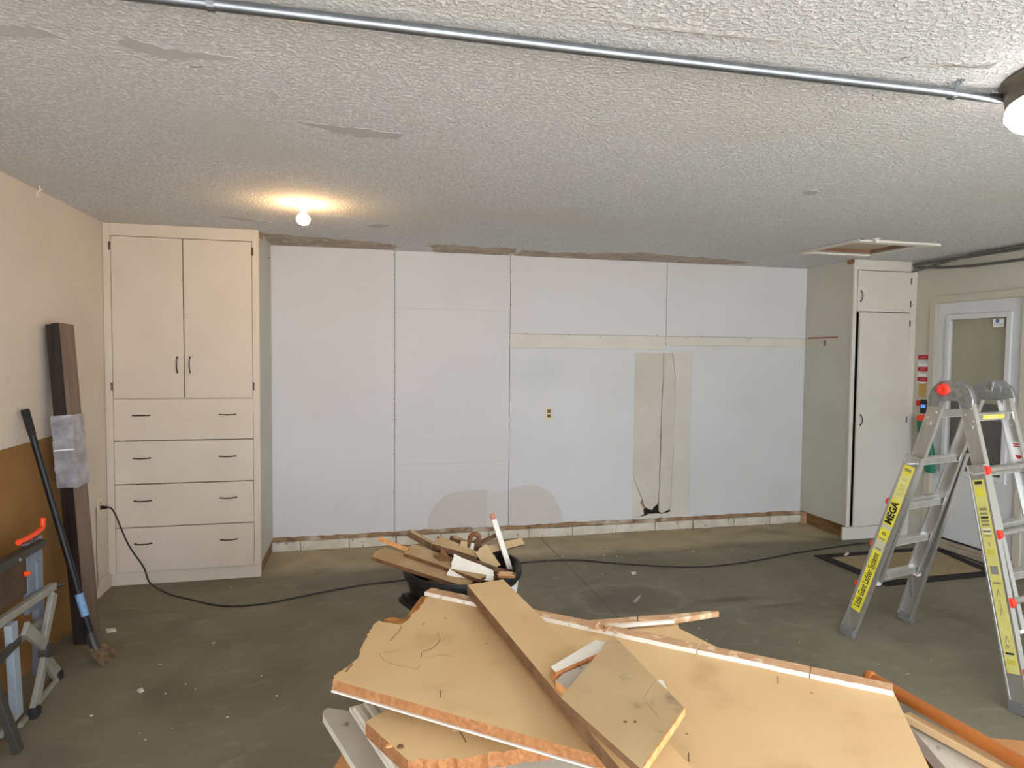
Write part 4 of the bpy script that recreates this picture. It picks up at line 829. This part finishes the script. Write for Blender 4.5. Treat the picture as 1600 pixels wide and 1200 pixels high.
scrap('wood_offcut', 'small pale upright offcut left of the timber block in the can', (.475, 3.00, .712), (.46, 2.96, .64), .032, .022, (1, 0, .2), [grey_face, grey_face, grey_face], amp=.003)
scrap('wood_offcut', 'thin white edged offcut wedged beside the timber block in the can', (.515, 2.99, .705), (.49, 2.94, .64), .016, .012, (1, 0, .3), wht3, amp=.003)
scrap('plank_scrap', 'dark thin plank tipped upward to the right in the can', (.53, 3.03, .685), (.645, 3.04, .728), .018, .012, (0, 1, .3), [dark_edge]*3, amp=.003)
scrap('plank_scrap', 'grey weathered plank sticking out over the right rim of the can', (.56, 3.03, .652), (.768, 3.03, .690), .036, .014, (0, .6, .8), brn3, amp=.004)
scrap('board_scrap', 'brown board scrap lying low inside the right of the can', (.57, 2.87, .575), (.68, 2.99, .565), .08, .018, (-1, 1, 0), [dark_edge]*3)
scrap('board_scrap', 'tan chip at the front rim of the can beside the leaning plank', (.585, 2.742, .636), (.645, 2.735, .632), .030, .012, (0, 1, .3), [split_wood, chip_edge, chip_edge], amp=.012)
scrap('board_scrap', 'short brown offcut behind the heap at the back of the can', (.43, 3.10, .70), (.56, 3.08, .655), .05, .03, (0, 1, 0), brn3)
scrap('plank_scrap', 'long brown plank piece standing deep inside the can', (.60, 3.06, .62), (.63, 3.02, .22), .08, .02, (1, .4, 0), [dark_edge]*3)
scrap('plank_scrap', 'broken tan plank standing upright inside the left of the can', (.36, 2.99, .60), (.39, 2.96, .16), .12, .02, (1, .4, 0), tan3)
ws = thing('painted_strip', 'white painted wood strip with a red tip standing in the can', 'wood strip', (.71, 2.96, .2))
wa, wb_ = Vector((.622, 3.03, .805)), Vector((.716, 2.97, .50))
MB().bar(wa, wb_, .026, .010, (1, .2, 0)).build('strip_body', white_under, ws, bevel=.001)
MB().bar(wa-(wb_-wa).normalized()*.028, wa, .027, .011, (1, .2, 0)).build('strip_tip', mat('reddish_tip', srgb(186, 120, 100), srgb(206, 164, 148), scale=40, rough=.8), ws, bevel=.003)
ck = thing('wood_knot', 'curled brown wood piece standing at the top of the can heap', 'wood scrap', (.52, 3.0, .66))
MB().tube(smooth_path([(.490, 3.0, .64), (.500, 3.0, .70), (.505, 3.0, .735), (.525, 3.0, .748), (.545, 3.0, .735), (.54, 3.0, .715), (.525, 3.0, .71)], 4),   .012, 8).build('curl', dst3[1], ck, smooth=True)
MB().bar((.495, 3.0, .60), (.520, 3.0, .71), .022, .016, (1, 0, 0)).build('stub', dark_edge, ck)

# ================================================================== DEMOLITION PILE
bxL, bxF = Vector((.035, 1.865)), Vector((.335, 2.245)); bd_ = Vector((.785, -.620)); bxR, bxN = bxF+bd_*1.30, bxL+bd_*1.30
BZ = .60
bxo = thing('cardboard_box', 'large brown cardboard box under the demolition pile', 'box', (.7, 1.65, 0))
def wallq(nm, p, q, z0, z1, t=.006, p2=None, q2=None):
    n = Vector((-(q-p).y, (q-p).x)).normalized()*t; mb = MB(); p2 = p2 if p2 is not None else p; q2 = q2 if q2 is not None else q
    mb.add([(p.x, p.y, z0), (q.x, q.y, z0), (q.x+n.x, q.y+n.y, z0), (p.x+n.x, p.y+n.y, z0), (p2.x, p2.y, z1), (q2.x, q2.y, z1), (q2.x+n.x, q2.y+n.y, z1), (p2.x+n.x, p2.y+n.y, z1)], [(3,2,1,0),(4,5,6,7),(0,1,5,4),(1,2,6,5),(2,3,7,6),(3,0,4,7)])
    return mb.build(nm, cardboard, bxo)
wallq('box_wall', bxL, bxF, 0, BZ); wallq('box_wall', bxF, bxR, 0, BZ); wallq('box_wall', bxR, bxN, 0, BZ); wallq('box_wall', bxN, bxL, 0, BZ)
MB().prism([tuple(bxL), tuple(bxF), tuple(bxR), tuple(bxN)], .001, .007, mi=0).build('box_bottom', cardboard, bxo)
def flap(p, q, p2, q2, z2):
    mb = MB(); vs = [(p.x, p.y, BZ), (q.x, q.y, BZ), (q2[0], q2[1], z2), (p2[0], p2[1], z2)]; vs += [(x, y, z-.005) for x, y, z in vs]
    return mb.add(vs, [(0,1,2,3),(7,6,5,4),(0,4,5,1),(1,5,6,2),(2,6,7,3),(3,7,4,0)]).build('box_flap', cardboard, bxo)
flap(bxR, bxN, (1.83, 1.265), (1.44, .83), .595)
flap(bxL, bxN, (-.07, 1.735), (.90, .93), .50)
GP = 'boards on the demolition pile'
def heap(name, label, pts, ztop, t, ms, cat='board', jagged=(), seed=1, amp=.012, tilt=None):
    r_ = random.Random(seed); poly = []; n = len(pts); ps = [(p[0], p[1]) for p in pts]
    for i in range(n):
        if i in jagged: poly += jag(ps[i], ps[(i+1) % n], 9, amp, r_)
        else: poly.append(ps[i])
    c = (sum(p[0] for p in ps)/n, sum(p[1] for p in ps)/n)
    gx, gy = tilt or (0, 0)
    f = lambda u, v, w: (u, v, ztop+w+gx*(u-c[0])+gy*(v-c[1]))
    o = MB().prism(poly, -t, 0, f=f).build(name, ms, None, base=(c[0], c[1], ztop-t)); return tag(o, label, cat, GP)
heap('brown_board', 'dark brown board at the bottom right of the demolition pile', [(1.453, 1.341, 0.625), (1.411, 1.181, 0.625), (1.15, .80), (.25, 1.52), (.55, 1.98)], .625, .024, [mat('dark_red_brown_face', srgb(112, 66, 44), srgb(92, 52, 34), scale=6, rough=.7), dark_edge, dark_edge])
heap('grey_board', 'grey-white board with rounded end at the left of the pile', [(-0.100, 1.785, 0.622), (-0.099, 1.804, 0.622), (-0.088, 1.815, 0.622), (-0.013, 1.779, 0.622), (0.109, 1.470, 0.622), (.16, 1.25), (.07, 1.30)], .622, .021, [grey_white, white_under, grey_white], seed=4)
heap('white_sheet', 'white painted sheet low at the front of the pile', [(0.263, 1.399, 0.668), (0.342, 1.435, 0.668), (0.478, 1.446, 0.668), (.62, 1.45), (1.0, 1.15), (.75, .85), (.35, 1.12)], .668, .02, [white_under, chip_edge, tan_face], jagged=(0, 1), seed=8, amp=.006)
# fluted white trim board
fa, fb = Vector((0.027, 1.709, 0.690)), Vector((0.140, 1.365, 0.690)); fb = fa+(fb-fa)*1.5
ftb = thing('fluted_trim', 'white fluted trim board poking out left under the tan panels', 'trim board', tuple(fa.lerp(fb, .5)-Vector((0, 0, .02))))
dF = (fb-fa).normalized(); sF = Vector((dF.y, -dF.x, 0)); mb = MB().bar(fa-Vector((0, 0, .011)), fb-Vector((0, 0, .011)), .116, .010, sF)
mb.build('backing', white_under, ftb)
for k in range(4):
    c_ = sF*(-.045+.030*k); MB().bar(fa+c_-Vector((0, 0, .002))+dF*(.006*k), fb+c_-Vector((0, 0, .002)), .022, .012, sF).build('flute', white_under, ftb, bevel=.004)
MB().lathe([(0, 0), (.007, 0), (.007, .001), (0, .001)], (fa.x+dF.x*.03-sF.x*.002, fa.y+dF.y*.03-sF.y*.002, .6945), 10).build('screw_hole', dark_gap, ftb)
heap('tan_board', 'ragged tan particleboard piece tucked under the big panel', [(0.011, 1.511, 0.742), (0.099, 1.589, 0.742), (.30, 1.72), (.62, 1.40), (0.418, 1.341, 0.742), (0.318, 1.334, 0.742), (0.227, 1.331, 0.742), (0.166, 1.333, 0.742), (0.096, 1.346, 0.742)], .742, .034, [tan_face, chip_edge, white_under], jagged=(4, 5, 6, 7), seed=5, amp=.006)
heap('tan_board', 'tan board with brown cut edge behind the big panel', [(0.608, 1.764, 0.770), (0.961, 1.839, 0.770), (0.942, 1.775, 0.770), (0.987, 1.633, 0.770), (.95, 1.45), (.60, 1.70)], .770, .028, [tan_face, chip_edge, white_under], seed=6)
bt = thing('wood_batten', 'narrow split batten sticking out to the right behind the big panel', 'batten', (0.929, 1.841, 0.776))
b0, b1 = Vector((0.682, 1.831, 0.785)), Vector((1.103, 1.828, 0.785))
MB().prism([(0, -.022), ((b1-b0).length*.62, -.026), ((b1-b0).length, -.004), ((b1-b0).length, .006), (0, .016)], -.012, .004, f=lambda u, v, w: b0+(b1-b0).normalized()*u+Vector((-(b1-b0).y, (b1-b0).x, 0)).normalized()*v+UPV*w, mi=0).build('batten_body', split_wood, bt)
MB().bar(b0+(b1-b0)*.05-Vector((0, .028, .002)), b0+(b1-b0)*.60-Vector((0, .030, .002)), .010, .010, (0, 0, 1)).build('white_edge', white_under, bt)
MB().tube([b0+(b1-b0)*.33+Vector((0, -.02, .004)), b0+(b1-b0)*.33+Vector((0, -.02, .022))], .0015, 6).build('nail', nail_dark, bt)
tb5 = bpy.data.objects['tan_board']; tb5['_o'] = tuple(tb5.location)
for p_, m_ in (((0.059, 1.404, 0.742), orange_edge), ((0.084, 1.396, 0.742), mat('dark_crack', srgb(112, 82, 54), rough=.9))):
    MB().lathe([(0, 0), (.008, 0), (.006, .003), (0, .0035)], (p_[0], p_[1], .742), 10).build('knot_plug', m_, tb5, smooth=True)
p_ = Vector((0.211, 1.441, 0.742)); MB().lathe([(0, 0), (.016, 0), (.010, .004), (.004, .009), (0, .009)], tuple(p_), 6).build('gouge', grey_face, tb5)
MB().tube([p_+Vector((.006, -.01, .001)), p_+Vector((.012, -.04, .001)), p_+Vector((.014, -.06, .001))], .0012, 5).build('gouge_crack', mat('dark_crack', srgb(112, 82, 54)), tb5)
# the big panel
P1 = [(-0.066, 1.611, 0.800), (-0.055, 1.648, 0.800), (-0.028, 1.677, 0.800), (-0.002, 1.737, 0.800), (0.015, 1.829, 0.800), (0.024, 1.883, 0.800), (0.053, 1.946, 0.800), (0.116, 1.904, 0.800), (0.167, 1.996, 0.800), (0.204, 2.091, 0.800), (0.225, 2.133, 0.800), (1.241, 1.279, 0.800), (1.076, 1.015, 0.800), (.93, .79), (.90, .835), (0.439, 1.206, 0.800)]
bgp = thing('big_panel', 'largest tan particleboard panel lying across the top of the pile', 'panel', (.6, 1.5, .77))
rj = random.Random(9); poly = []
for i in range(len(P1)):
    p, q = P1[i], P1[(i+1) % len(P1)]
    poly += jag(p[:2], q[:2], 4, .005, rj) if i < 10 else [p[:2]]
MB().prism(poly, .776, .8).build('panel_board', [tan_face, chip_edge, chip_edge], bgp)
pc = Vector((.6, 1.45)); und = [tuple(pc+(Vector(p)-pc)*1.0) for p in poly]
nrm = Vector((-.632, -.775))*.006; und = [(p[0]+nrm.x, p[1]+nrm.y) for p in und]
MB().prism(und, .772, .7758, mi=0).build('painted_face', white_under, bgp)
a, b_ = Vector((0.231, 2.155, 0.800)), Vector((1.248, 1.286, 0.800)); dl = (b_-a); L_ = dl.length; dl.normalize(); nl = Vector((-dl.y, dl.x, 0))
if nl.y > 0: nl = -nl
cuts = [0, .115, .385, .66, .865, 1.0]
for i in range(5):
    u0, u1 = cuts[i]*L_+.0015, cuts[i+1]*L_-.0015
    pl = jag((u0, .0), (u1, .0), 8, .0025, rj)+[(u1, 0.0)]+jag((u1, .042), (u0, .042), 8, .002, rj)+[(u0, .042)]
    MB().prism(pl, .0002, .0125, f=lambda u, v, w: a+dl*u+nl*v+UPV*w, mi=(0, 1, 0)).build('edge_strip', [split_wood, white_under], bgp)
for k in range(9):
    p_ = a+dl*(L_*rj.uniform(.42, .50))+nl*rj.uniform(.004, .05)+UPV*.012; MB().bar(p_, p_+Vector((rj.uniform(-.02, .02), rj.uniform(-.02, .02), rj.uniform(.002, .012))), .008, .004, (rj.uniform(-1, 1), 1, 0)).build('splinter', split_wood, bgp)
# splintered brown layer showing at the broken left corner
MB().prism([(0.118, 1.928, 0.790)[:2], (0.069, 1.977, 0.790)[:2], (0.093, 1.991, 0.790)[:2], (0.130, 1.964, 0.790)[:2], (0.161, 2.049, 0.790)[:2], (0.196, 2.142, 0.790)[:2], (0.226, 2.148, 0.790)[:2], (0.191, 2.043, 0.790)[:2]], .778, .7905, mi=0).build('splintered_core', mat('orange_core', srgb(196, 134, 66), srgb(168, 108, 48), scale=40, rough=.95, bump=.6, bscale=120), bgp)
def scratch(pts, w=.0016, m=None): 
    return MB().tube(smooth_path(pts, 3), w, 5).build('scratch', m or mat('dark_scratch', srgb(158, 124, 84), rough=.9), bgp)
scratch([(0.118, 1.895, 0.800), (0.106, 1.852, 0.800), (0.096, 1.837, 0.800), (0.082, 1.802, 0.800)], .0011, mat('dark_crack', srgb(112, 82, 54), rough=.9))
scratch([(0.050, 1.726, 0.800), (0.059, 1.687, 0.800), (0.073, 1.670, 0.800), (0.090, 1.652, 0.800), (0.121, 1.635, 0.800), (0.139, 1.624, 0.800), (0.147, 1.640, 0.800)], .0008)
scratch([(0.155, 1.685, 0.800), (0.159, 1.710, 0.800), (0.175, 1.722, 0.800), (0.190, 1.731, 0.800), (0.207, 1.759, 0.800), (0.216, 1.778, 0.800)], .0012, mat('dark_crack', srgb(112, 82, 54)))
scratch([(0.216, 1.778, 0.800), (0.216, 1.803, 0.800), (0.215, 1.829, 0.800)], .0007)
scratch([(0.164, 1.679, 0.800), (0.184, 1.679, 0.800), (0.198, 1.687, 0.800), (0.222, 1.682, 0.800), (0.234, 1.672, 0.800)], .0008)
scratch([(0.057, 1.732, 0.800), (0.081, 1.731, 0.800), (0.105, 1.741, 0.800)], .0006)
scratch([(-0.036, 1.644, 0.800), (-0.029, 1.663, 0.800), (-0.020, 1.682, 0.800)], .0020, mat('dark_crack', srgb(112, 82, 54)))
for p in ((0.180, 1.474, 0.800), (0.627, 1.133, 0.800), (0.991, 1.366, 0.800)):
    MB().tube([Vector(p), Vector(p)+Vector((.001, .003, .016))], .0012, 6).build('nail', nail_dark, bgp)
for p in ((0.500, 1.805, 0.800), (0.498, 1.702, 0.800), (0.181, 1.895, 0.800), (0.249, 1.924, 0.800), (1.041, 1.309, 0.800), (0.669, 1.219, 0.800), (0.338, 1.731, 0.800)):
    MB().lathe([(0, 0), (.004, 0), (.003, .0012), (0, .0014)], (p[0], p[1], .8), 7).build('fleck', mat('dark_scratch', srgb(158, 124, 84)), bgp)
# plank lying diagonally over the panel
zp = .848
Lp0, Lp1, Rp0 = Vector((0.337, 2.059, 0.848)), Vector((0.457, 1.074, 0.848)), Vector((0.462, 2.088, 0.848))
dv = (Lp1-Lp0); Lp1 = Lp0+dv*1.25; Rp1 = Rp0+dv*1.25
ends = jag(Rp0[:2], Lp0[:2], 8, .004, rj)
pl = heap('tan_plank', 'tan plank lying diagonally across the big panel', [Lp1[:], Rp1[:]]+[(p[0], p[1], zp) for p in ends]+[Lp0[:]], zp, .030, [tan_face, mat('plank_brown_edge', srgb(142, 108, 76), srgb(120, 88, 60), scale=20, rough=.8), tan_face], cat='plank')
# small batten and block under the square panel
heap('batten_offcut', 'short white topped batten offcut under the square panel', [(0.427, 1.414, 0.876), (0.431, 1.388, 0.876), (0.571, 1.463, 0.876), (0.606, 1.510, 0.876), (0.578, 1.527, 0.876)], .876, .026, [white_under, mat('rusty_split_edge', srgb(196, 136, 84), srgb(160, 102, 58), scale=50, rough=.95, bump=.4, bscale=150), orange_edge], seed=12, jagged=(2,), amp=.008)
heap('white_block', 'small white faced chunk with orange broken end beneath the square panel', [(0.424, 1.364, 0.868), (0.451, 1.394, 0.868), (0.535, 1.434, 0.868), (0.558, 1.409, 0.868), (0.479, 1.321, 0.868), (0.442, 1.320, 0.868)], .868, .019, [grey_white, orange_edge, orange_edge], seed=13, jagged=(4,), amp=.006)
heap('white_chip', 'tiny white paint chip at the right edge of the square panel', [(0.705, 1.435, 0.806), (0.717, 1.429, 0.806), (0.710, 1.393, 0.806), (0.702, 1.404, 0.806)], .806, .004, [white_under, white_under, white_under], cat='chip')
sq_ = [(0.629, 1.161, 0.894), (0.463, 0.999, 0.894)]
sqp = heap('square_panel', 'dusty square tan panel offcut on top of the plank', [(0.618, 1.507, 0.894), (0.629, 1.161, 0.894), (0.463, 0.999, 0.894), (0.399, 1.248, 0.894)], .894, .015, [grey_face, mat('plank_brown_edge', srgb(142, 108, 76)), white_under], cat='panel', jagged=(), seed=3)
sqp['_o'] = tuple(sqp.location); dq = (Vector(sq_[1])-Vector(sq_[0])).normalized(); nq = Vector((dq.y, -dq.x, 0)); nq = nq if nq.x > 0 else -nq
for p_ in ((0.494, 1.137, 0.894), (0.512, 1.133, 0.894)): MB().lathe([(0, 0), (.004, 0), (.003, .001), (0, .0012)], (p_[0], p_[1], .894), 7).build('dent_mark', mat('dark_crack', srgb(112, 82, 54)), sqp)
for q_ in (((0.620, 1.270, 0.894), (0.566, 1.212, 0.894)), ((0.563, 1.193, 0.894), (0.565, 1.139, 0.894))): MB().tube([Vector(q_[0]), Vector(q_[1])], .0006, 5).build('scratch', mat('dark_scratch', srgb(158, 124, 84)), sqp)
MB().bar(Vector(sq_[0])+nq*.0016-UPV*.0085, Vector(sq_[1])+nq*.0016-UPV*.0085, .003, .016, nq).build('fresh_cut_edge', orange_edge, sqp)
# rod and battens at the right end
ra, rb = Vector((1.374, 1.480, 0.712)), Vector((1.406, 1.084, 0.712)); rdv = (rb-ra).normalized(); rb = ra+rdv*.62
rd_ = thing('wooden_rod', 'round varnished wooden rod at the right end of the pile', 'rod', tuple(ra.lerp(rb, .5)-Vector((0, 0, .016))))
MB().tube([ra, ra+rdv*.004, rb], .0165, 16, radii=[.0150, .0165, .0165]).build('rod_shaft', rod_wood, rd_, smooth=True)
MB().lathe([(0, -.020), (.010, -.018), (.017, -.010), (.0195, 0), (.017, .010), (.010, .018), (0, .020)], M=frame(ra-rdv*.012, Vector((-rdv.y, rdv.x, 0)), UPV), seg=18).build('rod_end', rod_wood, rd_, smooth=True)
ta, tb = Vector((1.362, 1.359, 0.688)), Vector((1.408, 1.103, 0.688)); tb = ta+(tb-ta)*1.4
bt2 = MB().bar(ta-Vector((0, 0, .010)), tb-Vector((0, 0, .010)), .028, .020, Vector((-(tb-ta).y, (tb-ta).x, 0))).build('tan_batten', [tan_face], None, bevel=.002, base=tuple(ta.lerp(tb, .5)-Vector((0, 0, .02)))); tag(bt2, 'tan square batten lying beside the wooden rod', 'batten')
heap('white_board', 'white weathered board beside the tan batten at the right of the pile', [(1.376, 1.388, 0.662), (1.390, 1.367, 0.662), (1.392, 1.147, 0.662), (1.36, .98), (1.24, 1.02)], .662, .034, [grey_white, white_under, grey_white], seed=15)

# ================================================================== FLOOR CRUMBS
rk = random.Random(5); mb = MB(); nn = 0
def crumb(mb, x, y, s, z=0.0):
    a = rk.uniform(0, 6.28); pts = []
    for k in range(5): t = a+k*1.2566; q = s*rk.uniform(.6, 1.2); pts.append((x+q*math.cos(t), y+q*.7*math.sin(t)))
    mb.prism(pts, z+.0003, z+s*rk.uniform(.25, .5), mi=0)
for (cx_, cy_, sx_, sy_, n_) in ((-.9, 3.4, .35, .4, 9), (1.75, 4.75, .35, .3, 12), (.2, 4.9, .8, .3, 5), (3.0, 4.9, .9, .4, 5), (2.5, 3.2, .8, .6, 6), (-.4, 2.9, .35, .4, 3), (1.3, 4.95, .5, .2, 5), (2.6, 2.6, .5, .3, 3)):
    for _ in range(n_): crumb(mb, rk.gauss(cx_, sx_*.6), min(5.38, rk.gauss(cy_, sy_*.6)), rk.uniform(.003, .009))
cr = mb.build('plaster_crumbs', chip_white); tag(cr, 'tiny white plaster crumbs scattered over the concrete floor', 'crumbs', None, 'stuff')
def chip(pts, label, m=chip_white, z=.0004):
    ps = [(p[0], p[1]) for p in pts]; c = (sum(p[0] for p in ps)/len(ps), sum(p[1] for p in ps)/len(ps))
    o = MB().prism(ps, z, z+.006, mi=0).build('paint_chip', m, None, base=(c[0], c[1], z)); tag(o, label, 'chip')
chip([(-1.421, 4.094, 0.000), (-1.368, 4.092, 0.000), (-1.352, 4.053, 0.000), (-1.398, 4.046, 0.000)], 'pale paint chip on the floor beside the leaning laminate bundle')
chip([(1.937, 4.402, 0.000), (1.975, 4.409, 0.000), (1.962, 4.368, 0.000), (1.929, 4.361, 0.000)], 'white plaster chip on the floor in front of the black cord')
chip([(-1.023, 3.312, 0.000), (-1.007, 3.332, 0.000), (-0.991, 3.305, 0.000), (-1.003, 3.289, 0.000)], 'white plaster chip on the floor near the folded workbench')
chip([(3.782, 4.433, 0.000), (3.862, 4.486, 0.000), (3.852, 4.453, 0.000), (3.790, 4.415, 0.000)], 'white plaster chip lying on the black mat border', z=.0075)
chip([(1.718, 3.866, 0.000), (1.805, 3.962, 0.000), (1.804, 3.939, 0.000), (1.734, 3.851, 0.000)], 'pale smear shaped chip on the dark floor behind the pile', mat('dusty_chip', srgb(168, 162, 150), rough=.9))


for o in bpy.data.objects:
    if '_o' in o: del o['_o']
